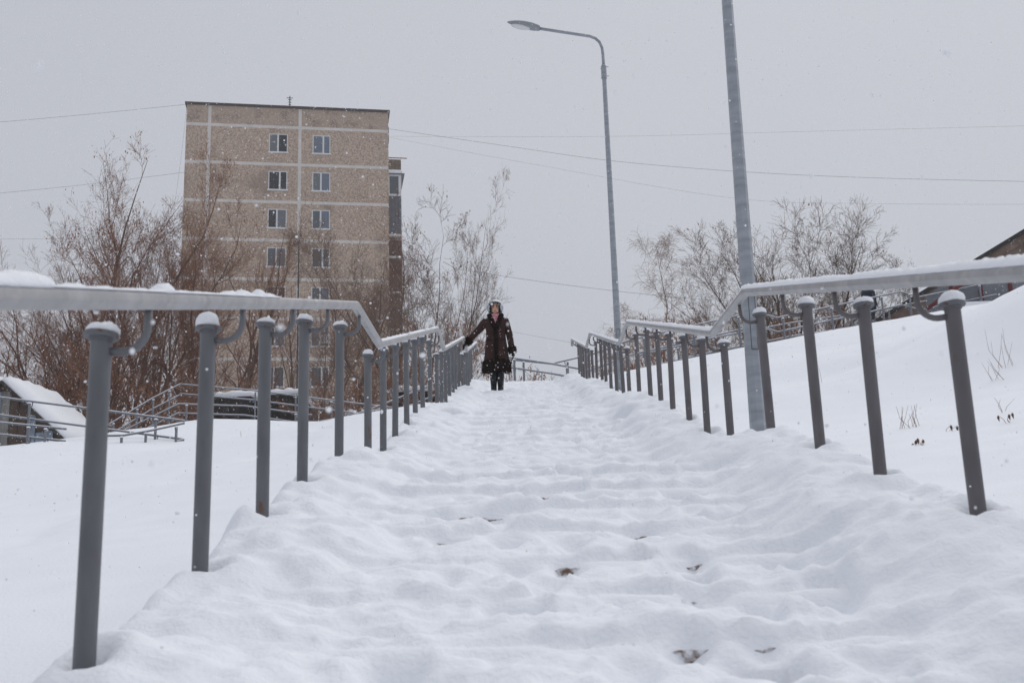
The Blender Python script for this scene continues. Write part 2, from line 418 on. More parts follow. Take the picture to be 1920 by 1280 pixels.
for k in range(9):
    hgt = .026+.016*random.random(); mb = MB(); sk = random.uniform(-.010, .010), random.uniform(-.010, .010); rings = []
    for j in range(9):
        t = j/8; r = .0385*math.cos(t*math.pi/2)**.75+.0008; ring = []
        for i in range(22):
            a = 2*math.pi*i/22; q = float(fbm(np.array([math.cos(a)*1.6+k*9+t*1.3]), np.array([math.sin(a)*1.6+t*2.2]), 300+k, 3))
            rr = r*(1+.34*q*(1-.3*t)); ring.append((rr*math.cos(a)+sk[0]*t, rr*math.sin(a)+sk[1]*t, hgt*math.sin(t*math.pi/2)**.9*(1+.35*q)))
        rings.append(ring)
    mb.loft(rings); DOMES.append(mb.mesh('snow_cap', True))
def bracket_mesh(sgn):
    pts = [(sgn*.02, 0, -.045), (sgn*.052, 0, -.048)]
    for k in range(1, 8):
        a = math.radians(90*k/7); pts.append((sgn*(.052+.060*math.sin(a)), 0, -.048+.060*(1-math.cos(a))))
    pts.append((sgn*.112, 0, .058))
    return MB().tube(pts, .0105, 8).mesh('bracket', True)
POSTME = {}
def post_mesh(key):
    if key not in POSTME:
        L = 1.02
        m = MB().tube([(0, 0, -L), (0, 0, -.6), (0, 0, -.2), (0, 0, -.012)], .0255, 20).mesh('post', True); m.set_sharp_from_angle(angle=math.radians(40))
        POSTME[key] = m
    return POSTME[key]
for sd, lab, pm in ((-1, 'grey tubular stair railing on the left, the woman rests her hand on it', M_POST),
                    (1, 'grey tubular stair railing on the right, in front of both lamp posts', M_POST_SHADED)):
    rx = XC+sd*HALF
    R = thing('stair_railing', lab, 'railing', (rx, 1.0, float(railz(1.0))-.85))
    O = Vector(R.location)
    pth = [Vector((rx, y, float(railz(y)))) for y in [.3]+KY[1:]]
    # curled end at the top landing
    for k in range(1, 8):
        a = math.radians(180*k/7); e = pth[len(KY)-1]
        pth.append(Vector((rx, e.y+.07*math.sin(a), e.z-.07*(1-math.cos(a)))))
    rail = autosmooth(sweep_rail([p-O for p in pth]).build('handrail', M_RAIL, R), 32)
    # snow lying on the rail
    mb = MB(); yv = []
    step = .012
    y = .35
    while y < 23.9:
        step = .012 if y < 7 else .03; yv.append(y); y += step
    run = []
    def flush(run):
        if len(run) > 3:
            rings = []
            for j, (yy, hh, ww, jj) in enumerate(run):
                zt = float(railz(yy))+.0225; e = min(1, min(j, len(run)-1-j)/2+.12)
                ring = []
                for a, b in ((-1, -.10), (-1.02, .25), (-.80, .66), (-.38, .95), (.06, 1.), (.5, .9), (.86, .6), (1.02, .22), (1, -.10)):
                    n1 = float(vn(np.array([yy*60+a*9]), np.array([a*5.3+sd*7]), 5))-.5
                    ring.append((rx+a*ww*e+jj-O.x, yy-O.y, zt+hh*e*max(b, -.2)*(1+.35*n1)-O.z-.001))
                rings.append(ring)
            mb = MB(); mb.loft(rings); mb.build('rail_snow', M_SNOWCAP, rail, smooth=True)
    for yy in yv:
        n = float(vn(np.array([yy*(13. if sd < 0 and yy < 4.5 else 3.)]), np.array([sd*3.3]), 31)); n2 = float(vn(np.array([yy*26.]), np.array([sd*1.7]), 32))
        land = any(a < yy < b for a, b in ((5.83, 6.88), (11.97, 13.1), (18.08, 19.2)))
        if sd < 0:
            on = yy < 3.9 if yy < 4.3 else (yy > 6.9 and n > .25)
            hh = .0045+.003*n2+(.045*max(0, n-.50))*(.7+.7*n2) if yy < 4.3 else .010+.006*n2
            if yy < 1.9: on = True; hh = .020+.012*n2
        else:
            on = True; hh = .017+.009*n+.006*n2
        if land: hh = .008; on = sd > 0
        if on: run.append((yy, hh, .0245 if not land else .022, .0015*(n2-.5)))
        else: flush(run); run = []
    flush(run)
    brm = bracket_mesh(-sd)
    for yp in POST_Y[sd]:
        px = PXL if sd < 0 else PXR
        zt = float(railz(yp))-.080
        po = link('post', post_mesh(sd), pm, R, Vector((px, yp, zt))-O); po.rotation_euler = (random.gauss(0, .006), random.gauss(0, .006), random.uniform(0, 6))
        inv = -po.rotation_euler.z
        c = link('cap_plate', CAPME, M_CAP, po); c.rotation_euler = (random.gauss(0, .05), random.gauss(0, .05), random.uniform(0, 6))
        b = link('bracket', brm, pm, po); b.rotation_euler = (0, 0, inv)
        d = link('snow_cap', random.choice(DOMES), M_SNOWCAP, po, (random.uniform(-.003, .003), random.uniform(-.003, .003), .002)); d.rotation_euler = (0, 0, random.uniform(0, 6)); d.scale = (random.uniform(.92, 1.06), random.uniform(.92, 1.06), random.uniform(.75, 1.35))

# ------------------------------------------------------------------ lamp posts
def octpole(z0, z1, r0, r1):
    mb = MB(); rings = []
    for z, r in ((z0, r0), (z1, r1)):
        rings.append([(r*math.cos(math.radians(22.5+45*k)), r*math.sin(math.radians(22.5+45*k)), z) for k in range(8)])
    return mb.loft(rings)
def lamp(label, loc, H, r0, r1, rz, lean=0.):
    L = thing('lamp_post', label, 'lamp post', loc, rz); L.rotation_euler = (0, lean, rz)
    octpole(-.6, H, r0, r1).build('pole', M_GALV, L)
    # access door and keyhole seam
    a = .92*r0
    d = MB()
    for x0, x1, z0, z1 in ((-.028, .028, .55, .556), (-.028, .028, 1.05, 1.056), (-.028, -.024, .55, 1.05), (.024, .028, .55, 1.05)):
        d.box(x0, x1, -a-.002, -a+.004, z0, z1)
    d.build('access_door', mat('door_seam', (.10, .10, .11)), L)
    arm = MB(); pts = [(0, 0, H-.05), (0, 0, H+.20), (-.010, 0, H+.33), (-.05, 0, H+.44), (-.12, 0, H+.51), (-.22, 0, H+.55), (-1.10, 0, H+.70)]
    arm.tube(pts, [.026]*7, 10); A = arm.build('arm', M_GALV, L, smooth=True)
    col = MB(); col.lathe([(0, H-.25), (r1+.012, H-.25), (r1+.012, H-.02), (.03, H), (0, H)], 12)
    for z in (H-.20, H-.03):
        for an in range(3):
            c, s_ = math.cos(an*2.1), math.sin(an*2.1); col.tube([(c*r1, s_*r1, z), (c*(r1+.05), s_*(r1+.05), z)], .006, 6)
    col.build('collar', M_GALV, L, smooth=False)
    # teardrop head
    hd = MB(); rings = []
    for t in np.linspace(0, 1, 15):
        x = -1.08-.56*t; w = .115*math.sin(math.pi*min(1, t*.86+.14))**.6*(1-.35*t) if t < .985 else .012
        w = max(w, .014); h = .055*math.sin(math.pi*min(1, t*.85+.15))**.7+.008; zc = H+.70+.12*t
        rings.append([(x, w*math.cos(a), zc+h*(1.1*math.sin(a) if math.sin(a) > 0 else .75*math.sin(a))) for a in np.linspace(0, 2*math.pi, 20, endpoint=False)])
    hd.loft(rings); Hd = hd.build('lamp_head', mat('lamp_shell', (.27, .29, .31), rough=.45, var=.06, vscale=4), L, smooth=True)
    ln = MB(); rings = []
    for s_, dz in ((1., -.030), (.95, -.052), (.7, -.066), (.3, -.074)):
        rings.append([(-1.41+.17*s_*math.cos(a), .07*s_*math.sin(a), H+.70+.12*((.33-.17*s_*math.cos(a))/.56)+dz) for a in np.linspace(0, 2*math.pi, 18, endpoint=False)])
    ln.loft(rings); ln.build('lens', mat('lens', (.62, .63, .64), rough=.15, spec=.6), Hd, smooth=True)
    sn = MB(); rings = []
    for t in np.linspace(.1, .92, 9):
        x = -1.08-.56*t; w = .085*math.sin(math.pi*min(1, t*.86+.1))**.6*(1-.35*t); zc = H+.70+.12*t+.05*math.sin(math.pi*min(1, t*.85+.15))**.7
        rings.append([(x, w*math.cos(a), zc+.022*math.sin(a)) for a in np.linspace(0, 2*math.pi, 12, endpoint=False)])
    sn.loft(rings); sn.build('head_snow', M_SNOWCAP, Hd, smooth=True)
    return L
p = at(1421, 792, 8.0)
L1 = lamp('thick galvanised lamp post close behind the right railing, its lamp above the picture', (p.x, p.y, p.z), 6.6, .066, .027, .12, lean=.008)
tie = MB().tube([(.058*math.cos(a)*.8, .058*math.sin(a)*.8, 3.55+.004*math.sin(3*a)) for a in np.linspace(0, 6.2, 16)], .003, 5)
tie.tube([(-.045, -.02, 3.55), (-.06, -.03, 3.60), (-.05, -.04, 3.66)], .003, 5); tie.build('wire_tie', mat('rusty_wire', (.14, .10, .07)), L1)
p = at(1163.5, 720, 17.0)
lamp('slender lamp post with bent arm and teardrop lamp head against the sky', (p.x, p.y, p.z-.15), 8.55-p.z+.15, .062, .036, .06)

# ------------------------------------------------------------------ trees
def grow(seed, H, stems, spread, levels=4, wob=.12, upw=.18, kids=(9, 7, 5, 4), ang=(.5, .75), r0=.10, rmin=.009, lenr=(.42, .5, .5), droop=0., start=.18, curve=.0):
    rd = random.Random(seed); segs = []; tips = []
    def branch(p, d, L, r, lv):
        n = 9 if lv < 2 else (5 if lv == 2 else 3); st = L/n; pts = [p]; rr = [r]
        for i in range(n):
            d = (d+Vector((rd.gauss(0, wob*(1+.5*(lv > 1))), rd.gauss(0, wob*(1+.5*(lv > 1))), rd.gauss(0, wob*.5)))+Vector((0, 0, (upw if lv < 3 or not droop else -droop)))*(.5, 1., .8, .5 if not droop else 1.)[min(lv, 3)]*.35).normalized()
            p = p+d*st; pts.append(p); rr.append(max(rmin*.7, r*(1-.93*(i+1)/n)))
        for i in range(n): segs.append((pts[i], pts[i+1], rr[i], rr[i+1], lv))
        if lv >= levels-1:
            tips.append((pts[-1], d)); tips.append((pts[-2], d)); return
        k = kids[lv]; k = max(1, int(k*rd.uniform(.75, 1.25)))
        for j in range(k):
            t = rd.uniform(start if lv == 0 else .12, .98); q = t*n; i = min(n-1, int(q)); f = q-i
            bp = pts[i].lerp(pts[i+1], f); bd = (pts[i+1]-pts[i]).normalized()
            az = rd.uniform(0, 2*math.pi); side = bd.orthogonal().normalized(); side.rotate(Matrix.Rotation(az, 3, bd))
            a = rd.uniform(*ang)*(1.0, 1.0, 1.15)[min(lv, 2)]
            nd = (bd*math.cos(a)+side*math.sin(a)).normalized()
            l2 = L*lenr[min(lv, len(lenr)-1)]*rd.uniform(.55, 1.15)*(1.15-.55*t)
            branch(bp, nd, l2, max(rmin, (rr[i]*(1-f)+rr[i+1]*f)*.62), lv+1)
    for s_ in range(stems):
        az = 2.39996*s_+rd.uniform(-.3, .3); tl = spread*((s_+.35)/stems)**.6*rd.uniform(.9, 1.15) if stems > 1 else spread*.3
        d = Vector((math.cos(az)*tl, math.sin(az)*tl, 1)).normalized()
        branch(Vector((math.cos(az)*.05*(stems > 1), math.sin(az)*.05*(stems > 1), -.3)), d, H*rd.uniform(.80, 1.0), r0*rd.uniform(.7, 1.1), 0)
    return segs, tips
def seg_mesh(name, segs, sides):
    n = len(segs); P0 = np.array([s[0] for s in segs]); P1 = np.array([s[1] for s in segs]); R0 = np.array([s[2] for s in segs]); R1 = np.array([s[3] for s in segs])
    T = P1-P0; T /= np.linalg.norm(T, axis=1)[:, None]+1e-9
    A = np.where(np.abs(T[:, 2:3]) < .9, np.array([[0, 0, 1.]]), np.array([[0, 1., 0]]))
    U = np.cross(T, A); U /= np.linalg.norm(U, axis=1)[:, None]; W = np.cross(T, U)
    V = np.zeros((n, 2*sides, 3))
    for k in range(sides):
        a = 2*math.pi*k/sides; D = U*math.cos(a)+W*math.sin(a)
        V[:, k] = P0+D*R0[:, None]; V[:, sides+k] = P1+D*R1[:, None]
    base = (np.arange(n)*2*sides)[:, None]
    Fc = np.stack([np.concatenate([base+k, base+(k+1) % sides, base+sides+(k+1) % sides, base+sides+k], 1) for k in range(sides)], 1).reshape(-1, 4)
    return newmesh(name, V.reshape(-1, 3), Fc, True)
def leaf_mesh(name, tips, frac, size, hang, seed, per=4):
    rd = np.random.default_rng(seed); V = []
    for (p, d) in tips:
        if rd.random() > frac: continue
        for k in range(int(rd.integers(2, per+1))):
            c = np.array(p)+rd.normal(0, .10, 3)*np.array([1, 1, .8])-np.array([0, 0, hang*rd.random()])
            a = rd.normal(0, 1, 3); a /= np.linalg.norm(a); b = np.cross(a, rd.normal(0, 1, 3)); b /= np.linalg.norm(b)
            if hang: a = a*.35+np.array([0, 0, -.9])
            s_ = size*rd.uniform(.6, 1.3)
            V += [c-b*s_*.28, c+a*s_*.5-b*s_*.05+np.cross(a, b)*s_*.12, c+b*s_*.28+a*s_*.2, c-a*s_*.5]
    V = np.array(V); n = len(V)//4
    return newmesh(name, V, np.arange(n*4).reshape(n, 4), False)
PROT = {}; HTS = {}
def tree_proto(key, mats, leaf=None, snow=.0, **kw):
    segs, tips = grow(**kw)
    tr = [s for s in segs if s[4] == 0]; cr_ = [s for s in segs if s[4] > 0]
    d = {'trunk': (seg_mesh('trunk', tr, 6), mats[0]), 'crown': (seg_mesh('crown', cr_, 3), mats[1])}
    if snow:
        rd = random.Random(kw['seed']); ss = []
        for s in segs:
            if s[4] < 3 and s[2] > .012 and rd.random() < snow:
                t = (s[1]-s[0]).normalized(); 
                if abs(t.z) < .86:
                    o = Vector((0, 0, s[2]*.75)); ss.append((s[0]+o, s[1]+o, s[2]*.8, s[3]*.8, 0))
        if ss: d['branch_snow'] = (seg_mesh('branch_snow', ss, 4), M_SNOWCAP)
    if leaf:
        d['dry_leaves'] = (leaf_mesh('dry_leaves', tips, *leaf[:3], kw['seed'], leaf[3] if len(leaf) > 3 else 4), leaf[4] if len(leaf) > 4 else M_LEAF)
    PROT[key] = d; HTS[key] = np.array([tuple(q_[1]) for q_ in segs][::4])
def plant(key, name, label, cat, loc, sc=1., rz=0., group=None, tilt=(0, 0)):
    t = thing(name, label, cat, loc, rz, group); t.scale = (sc, sc, sc) if not hasattr(sc, '__len__') else sc
    t.rotation_euler = (tilt[0], tilt[1], rz)
    for k, (me_, m_) in PROT[key].items():
        o = link(k, me_, m_, t)
        if k in ('dry_leaves', 'branch_snow'): o['kind'] = 'stuff'
    return t
tree_proto('maple', (M_BARK, M_TWIG), leaf=(.09, .075, .05), snow=.30, seed=11, H=11, stems=7, spread=.50, kids=(14, 9, 8), r0=.11, rmin=.0054, levels=4, lenr=(.40, .48, .62), upw=.20, ang=(.4, .75))
tree_proto('maple2', (M_BARK, M_TWIG), leaf=(.02, .07, .05), snow=.30, seed=23, H=10, stems=7, spread=.75, kids=(12, 8, 7), r0=.10, rmin=.0054, levels=4, lenr=(.42, .48, .62), upw=.18, ang=(.4, .8))
tree_proto('tall', (M_BARK, M_TWIG), leaf=(.13, .08, .08), snow=.15, seed=5, H=13.5, stems=5, spread=.20, kids=(18, 8, 6), r0=.11, rmin=.0054, levels=4, lenr=(.28, .48, .62), upw=.30, ang=(.4, .75))
tree_proto('single', (M_BARK, M_TWIG), snow=.30, seed=37, H=11, stems=2, spread=.14, kids=(13, 8, 7), r0=.12, rmin=.0052, levels=4, lenr=(.42, .48, .62), upw=.22, ang=(.45, .85))
tree_proto('ash', (M_BARK, M_TWIGR), leaf=(.08, .085, .12, 5, M_SEED), seed=41, H=12, stems=3, spread=.14, kids=(17, 9, 8), r0=.09, rmin=.0062, levels=4, lenr=(.36, .5, .62), upw=.18)
tree_proto('sapling', (M_BARK, M_TWIGR), leaf=(.04, .08, .1, 4, M_SEED), seed=47, H=10, stems=3, spread=.20, kids=(13, 9, 8), r0=.065, rmin=.0062, levels=4, lenr=(.38, .5, .62), upw=.20)
tree_proto('birch', (M_BIRCH, M_BTWIG), seed=53, H=10, stems=1, spread=.05, kids=(32, 10, 9), r0=.09, rmin=.0045, levels=4, lenr=(.28, .45, .85), upw=.20, droop=.95, ang=(.5, .8))
tree_proto('round', (M_BARK, M_TWIGR), leaf=(.01, .08, .08), seed=61, H=8.6, stems=13, spread=.95, kids=(13, 9, 8), r0=.085, rmin=.0052, levels=4, lenr=(.42, .5, .62), upw=.16, ang=(.4, .8))
tree_proto('bush', (M_BARK, M_TWIG), leaf=(.09, .07, .03), snow=.25, seed=71, H=3.2, stems=11, spread=.8, kids=(8, 6, 5), r0=.03, rmin=.0062, levels=4, lenr=(.45, .5, .6), upw=.12)

def ptree(key, name, label, cat, px, Y, topy, zb=None, rz=0., group=None, wide=1., tilt=(0, 0), H=None):
    """stand a tree on the ground at depth Y under picture column px, scaled to reach picture row topy"""
    q = at(px, 700, Y); x = q.x; zb = tz(x, Y) if zb is None else zb
    A = HTS[key]; ca, sa = math.cos(rz), math.sin(rz); lo, hi = .1, 4.
    Rw, Uw, Fw = np.array(RGT), np.array(UPV), np.array(fwd)
    for _ in range(22):      # scale so that the crown just reaches row topy
        s_ = (lo+hi)/2; Q = np.stack([x+(A[:, 0]*ca-A[:, 1]*sa)*s_*wide+math.sin(tilt[1])*A[:, 2]*s_, Y+(A[:, 0]*sa+A[:, 1]*ca)*s_*wide, zb+A[:, 2]*s_], 1)
        yy = 640-FPX*(Q@Uw)/(Q@Fw)
        if yy.min() < topy: hi = s_
        else: lo = s_
    return plant(key, name, label, cat, (x, Y, zb), (s_*wide, s_*wide, s_), rz, group, tilt)
G1 = 'bare trees left of and before the apartment block'
ptree('maple2', 'bare_tree', 'spreading bare tree above the timber shed at the far left', 'tree', 130, 44, 385, rz=.3, group=G1)
ptree('tall', 'bare_tree', 'tallest bare tree of the left clump with rusty leaves at its spire', 'tree', 238, 46, 245, rz=1.1, group=G1, wide=1.0)
ptree('maple', 'bare_tree', 'dense bare maple with brown leaves left of the apartment block', 'tree', 285, 47, 330, rz=2.0, group=G1)
ptree('maple', 'bare_tree', 'dense bare maple overlapping the left edge of the apartment block', 'tree', 375, 49, 345, rz=2.4, group=G1)
ptree('maple2', 'bare_tree', 'low bare tree at the far left edge behind the shed', 'tree', 60, 50, 500, rz=2.5, group=G1)
ptree('maple2', 'bare_tree', 'bare tree with snowy limbs before the left half of the block', 'tree', 205, 43, 430, rz=5.2, group=G1)
ptree('single', 'bare_tree', 'bare tree before the left window column of the block', 'tree', 455, 52, 345, rz=.5, group=G1, wide=.8)
ptree('single', 'bare_tree', 'bare tree between the two window columns of the block', 'tree', 535, 55, 400, rz=2.7, group=G1, wide=.85)
ptree('sapling', 'bare_tree', 'thin bare tree in front of the right window column of the block', 'tree', 620, 54, 440, rz=3.9, group=G1)
ptree('single', 'bare_tree', 'bare tree with long diagonal limbs before the right corner of the block', 'tree', 712, 50, 330, rz=4.4, group=G1, wide=.9)
ptree('sapling', 'bare_tree', 'thin bare tree beside the stacked balconies', 'tree', 768, 46, 345, rz=1.2, group=G1)
ptree('sapling', 'bare_tree', 'thin bare tree right of the downpipe on the block', 'tree', 590, 50, 490, rz=5.0, group=G1)
ptree('single', 'bare_tree', 'bare tree reaching over the lower right windows of the block', 'tree', 665, 47, 420, rz=.2, group=G1, wide=.9)
ptree('maple2', 'bare_tree', 'leafless tree directly above the snowy shed roof', 'tree', 165, 41, 480, rz=3.7, group=G1)
ptree('ash', 'ash_tree', 'tall slender tree with pale seed clusters behind the woman', 'tree', 838, 40, 312, rz=2.9, wide=.55, tilt=(0, -.03))
ptree('sapling', 'ash_tree', 'thin tree with few seeds between the balconies and the seeded tree', 'tree', 800, 41, 400, rz=.2, wide=.85)
ptree('birch', 'birch_tree', 'pale birch with drooping twigs just right of the slender lamp post', 'tree', 1196, 62, 425, rz=.7, zb=5.0, wide=1.15)
ptree('birch', 'birch_tree', 'low birch with drooping twigs left of the slender lamp post', 'tree', 1118, 58, 565, rz=3.1, zb=4.6, wide=1.6, tilt=(0, -.2))
ptree('round', 'bare_tree', 'wide round-crowned bare tree behind the right hillside railing', 'tree', 1500, 46, 368, rz=.9, wide=1.05)
ptree('round', 'bare_tree', 'bare tree leaning left behind the thick lamp post', 'tree', 1400, 48, 490, rz=3.3, wide=.62)
ptree('sapling', 'bare_tree', 'small bare tree with a few brown leaves near the brown gable', 'tree', 1655, 44, 462, rz=2.2, wide=1.2)
GB = 'leafy bushes behind the right hillside railing'
for i, (px, Y, ty, lab) in enumerate([(1275, 38, 590, 'brown-leaved bush behind the bend of the right stair railing'), (1365, 39, 575, 'brown-leaved bush left of the thick lamp post base'),
                         (1455, 40, 570, 'brown-leaved bush right of the thick lamp post'), (1530, 40, 560, 'brown-leaved bush under the round-crowned tree'), (1590, 41, 560, 'brown-leaved bush left of the walker in dark clothes'), (1215, 36, 620, 'brown-leaved bush at the foot of the pale birch')]):
    ptree('bush', 'bush', lab, 'bush', px, Y, ty, rz=i*1.3, group=GB)
GB2 = 'snowy bushes behind the left ramp'
for i, (px, Y, ty, lab) in enumerate([(195, 38, 640, 'snowy bare bush right of the timber shed'), (330, 40, 660, 'snowy bare bush behind the left ramp'), (430, 42, 690, 'snowy bare bush under the left trees'),
                         (640, 38, 700, 'low snowy bush behind the landing of the left railing'), (690, 40, 705, 'low snowy bush before the block corner'), (30, 40, 600, 'bare bush above the peak of the timber shed'), (850, 36, 600, 'bare bush behind the left posts near the woman')]):
    ptree('bush', 'bush', lab, 'bush', px, Y, ty, rz=i*2.1+.4, group=GB2)

# ------------------------------------------------------------------ apartment block
FA = math.radians(10.2)
fo = at(349, 400, 72.0); BZ = 9.0
B = thing('apartment_block', 'tall beige panel apartment block with two window columns and a rooftop aerial', 'building', (fo.x, 72.0, BZ), FA)
M_PEB = mat('pebble_dash', (.47, .365, .29), rough=.95, var=.5, vscale=9, detail=9, spots=((.27, .205, .165), .55, .56, .80), bump=.5, bscale=10)
M_CORE = M_SEAM
M_PEBS = mat('pebble_dash_stained', (.42, .325, .26), rough=.95, col2=(.20, .15, .12), vscale=1.1, c2pos=(.48, .72), detail=9, bump=.5, bscale=10, spots=((.50, .41, .33), 9, .5, .62))
U0, U1, TOPZ = -.22, 14.36, 34.22
MB().box(U0+.03, U1-.03, .05, 26, 0, TOPZ-BZ-.25).build('wall_core', M_CORE, B)
cols = [(U0, 1.42), (1.42, 7.88), (7.88, U1)]
seams = [TOPZ]+[32.7-2.9*k for k in range(9)]
PG = .115
WIN = [(5.66, 7.02), (8.80, 10.10)]
panes = [mat('pane_dark', (.03, .032, .036), rough=.15, spec=.5), mat('pane_curtain', (.15, .155, .17), rough=.35, spec=.5, var=.2, vscale=6), mat('pane_grey', (.10, .115, .13), rough=.2, spec=.5), mat('pane_blue', (.15, .175, .225), rough=.35, spec=.5, var=.25, vscale=8)]
def holed_panel(x0, x1, z0, z1, h):
    mb = MB(); d0, d1 = -.03, .06
    if not h:
        return mb.box(x0, x1, d0, d1, z0, z1)
    a, b, c, d = h
    for X0, X1, Z0, Z1 in ((x0, x1, z0, c), (x0, x1, d, z1), (x0, a, c, d), (b, x1, c, d)):
        mb.quad((X0, d0, Z0), (X1, d0, Z0), (X1, d0, Z1), (X0, d0, Z1))
    o = [(x0, z0), (x1, z0), (x1, z1), (x0, z1)]; i = [(a, c), (b, c), (b, d), (a, d)]
    for k in range(4):
        p, q = o[k], o[(k+1) % 4]; mb.quad((q[0], d0, q[1]), (p[0], d0, p[1]), (p[0], d1, p[1]), (q[0], d1, q[1]))
        p, q = i[k], i[(k+1) % 4]; mb.quad((p[0], d0, p[1]), (q[0], d0, q[1]), (q[0], .2, q[1]), (p[0], .2, p[1]))
    return mb
for r in range(9):
    z1, z0 = seams[r]-BZ, seams[r+1]-BZ
    for c, (x0, x1) in enumerate(cols):
        h = None
        if r > 0 and c > 0:
            a, b = WIN[c-1]; h = (a, b, z1-1.98, z1-.52)
        g = PG if r > 0 else 0
        holed_panel(x0+(PG if c else 0), x1-(PG if c < 2 else 0), z0+PG, z1-g, h).build('panel', M_PEB if r else M_PEBS, B)
        if h:
            a, b, cc, d = h; w = MB(); t = .075; y0, y1 = -.01, .04
            fr = .48 if (r+c) % 3 else .60
            mid = a+(b-a)*fr
            for X0, X1, Z0, Z1 in ((a, a+t, cc, d), (b-t, b, cc, d), (a+t, b-t, cc, cc+t), (a+t, b-t, d-t, d), (mid-.06, mid+.06, cc+t, d-t)):
                w.box(X0, X1, y0, y1, Z0, Z1)
            W_ = w.build('window', M_WHITE, B)
            for X0, X1 in ((a+t, mid-.06), (mid+.06, b-t)):
                MB().box(X0, X1, .012, .03, cc+t, d-t).build('pane', random.choice(panes) if r > 1 else panes[[1, 0, 3, 3][(c-1)*2+(X0 > mid)]], W_)
            MB().box(a-.06, b+.06, -.13, .0, cc-.07, cc-.01).build('sill', M_WHITE, W_)
            MB().box(a-.05, b+.05, -.12, -.01, cc-.008, cc+.03).build('sill_snow', M_SNOWCAP, W_)
for r in range(1, 10): MB().box(U0+.01, U1-.01, -.022, .04, seams[r]-BZ-PG-.01, seams[r]-BZ+PG+.01).build('joint_strip', M_SEAM, B)
for xj in (1.42, 7.88):
    for r in range(9): MB().box(xj-PG-.01, xj+PG+.01, -.020, .04, seams[r+1]-BZ+PG+.012, seams[r]-BZ-(PG+.012 if r else .03)).build('joint_strip', M_SEAM, B)
MB().box(U0-.12, U1+.12, -.16, 26.1, TOPZ-BZ-.02, TOPZ-BZ+.14).build('parapet_cap', mat('parapet', (.075, .065, .06), rough=.8), B)
# stained streaks in the joint and a downpipe
MB().box(7.84, 7.95, -.05, .02, 0, 24.0-BZ).build('downpipe', mat('pipe', (.07, .065, .065)), B)
an = MB().tube([(7.1, .25, TOPZ-BZ), (7.1, .25, TOPZ-BZ+1.1)], .035, 6)
for z, w in ((.95, .22), (.80, .12), (.60, .12), (.42, .1)): an.tube([(7.1-w, .25, TOPZ-BZ+z), (7.1+w, .25, TOPZ-BZ+z)], .028, 5)
an.build('aerial', M_WIRE, B)
ac = MB().box(9.4, 10.15, -.42, -.05, 16.45-BZ, 17.0-BZ); A_ = ac.build('air_conditioner', M_WHITE, B)
fan = MB(); fan.tube([(9.78+.2*math.cos(a), -.43, 16.72-BZ+.2*math.sin(a)) for a in np.linspace(0, 6.28, 16)], .03, 5); fan.build('fan_ring', M_POST, A_)
MB().box(U1, U1+.06, .3, .9, 32.0-BZ, 33.2-BZ).build('vent_box', M_POST, B)
# balconies on the long side, seen edge-on past the corner
bm_ = {'grey': mat('bal_grey', (.15, .155, .17), var=.15, vscale=3), 'brown': mat('bal_brown', (.10, .058, .045), var=.35, vscale=5), 'rust': mat('bal_rust', (.085, .035, .025), var=.4, vscale=5), 'tan': mat('bal_tan', (.20, .155, .115), var=.3, vscale=4)}
XB0, XB1 = U1, U1+1.0
bal = [(30.9, 29.95, 'tan', 'panel'), (29.7, 28.0, 'glass', 'glass'), (28.0, 25.0, 'grey', 'panel'), (24.5, 23.3, 'brown', 'panel'), (23.0, 20.6, 'rust', 'panel'), (20.3, 17.8, 'brown', 'panel'), (17.4, 15.0, 'rust', 'panel'), (14.6, 12.0, 'brown', 'panel'), (11.6, 9.2, 'grey', 'panel')]
for zt, zb, k, kind in bal:
    zt -= BZ; zb -= BZ
    if kind == 'glass':
        b_ = MB()
        for X0, X1, Z0, Z1 in ((XB0, XB0+.12, zb, zt), (XB1-.20, XB1, zb, zt), (XB0+.12, XB1-.2, zt-.14, zt), (XB0+.12, XB1-.2, zb, zb+.16)): b_.box(X0, X1, 1.0, 1.06, Z0, Z1)
        b_.box(XB1-.06, XB1, 1.06, 4.0, zb, zb+.16).box(XB1-.06, XB1, 1.06, 4.0, zt-.14, zt)
        bo = b_.build('balcony', M_WHITE, B); MB().box(XB0+.12, XB1-.2, 1.02, 1.04, zb+.16, zt-.14).build('pane', panes[2], bo)
        MB().box(XB0, XB1+.25, .85, 4.1, zt, zt+.06).build('canopy', bm_['grey'], bo)
        MB().box(XB0, XB1+.0, .9, 4., zt+.06, zt+.34).build('canopy_snow', M_SNOWCAP, bo)
    else:
        bo = MB().box(XB0, XB1, 1.0, 4.0, zb, zt).build('balcony', bm_[k], B)
        MB().box(XB0-.0, XB1+.06, .94, 4.06, zb-.14, zb-.003).build('slab', M_SEAM, bo)
        for q in range(4): MB().box(XB0+.06+.25*q, XB0+.22+.25*q, .96, .997, zb+.1, zt-.08).build('board', bm_[k], bo)
MB().box(XB0, XB1+.45, .95, 1.0, 30.98-BZ, 31.04-BZ).build('drying_rod', mat('rod_red', (.22, .07, .05)), B)

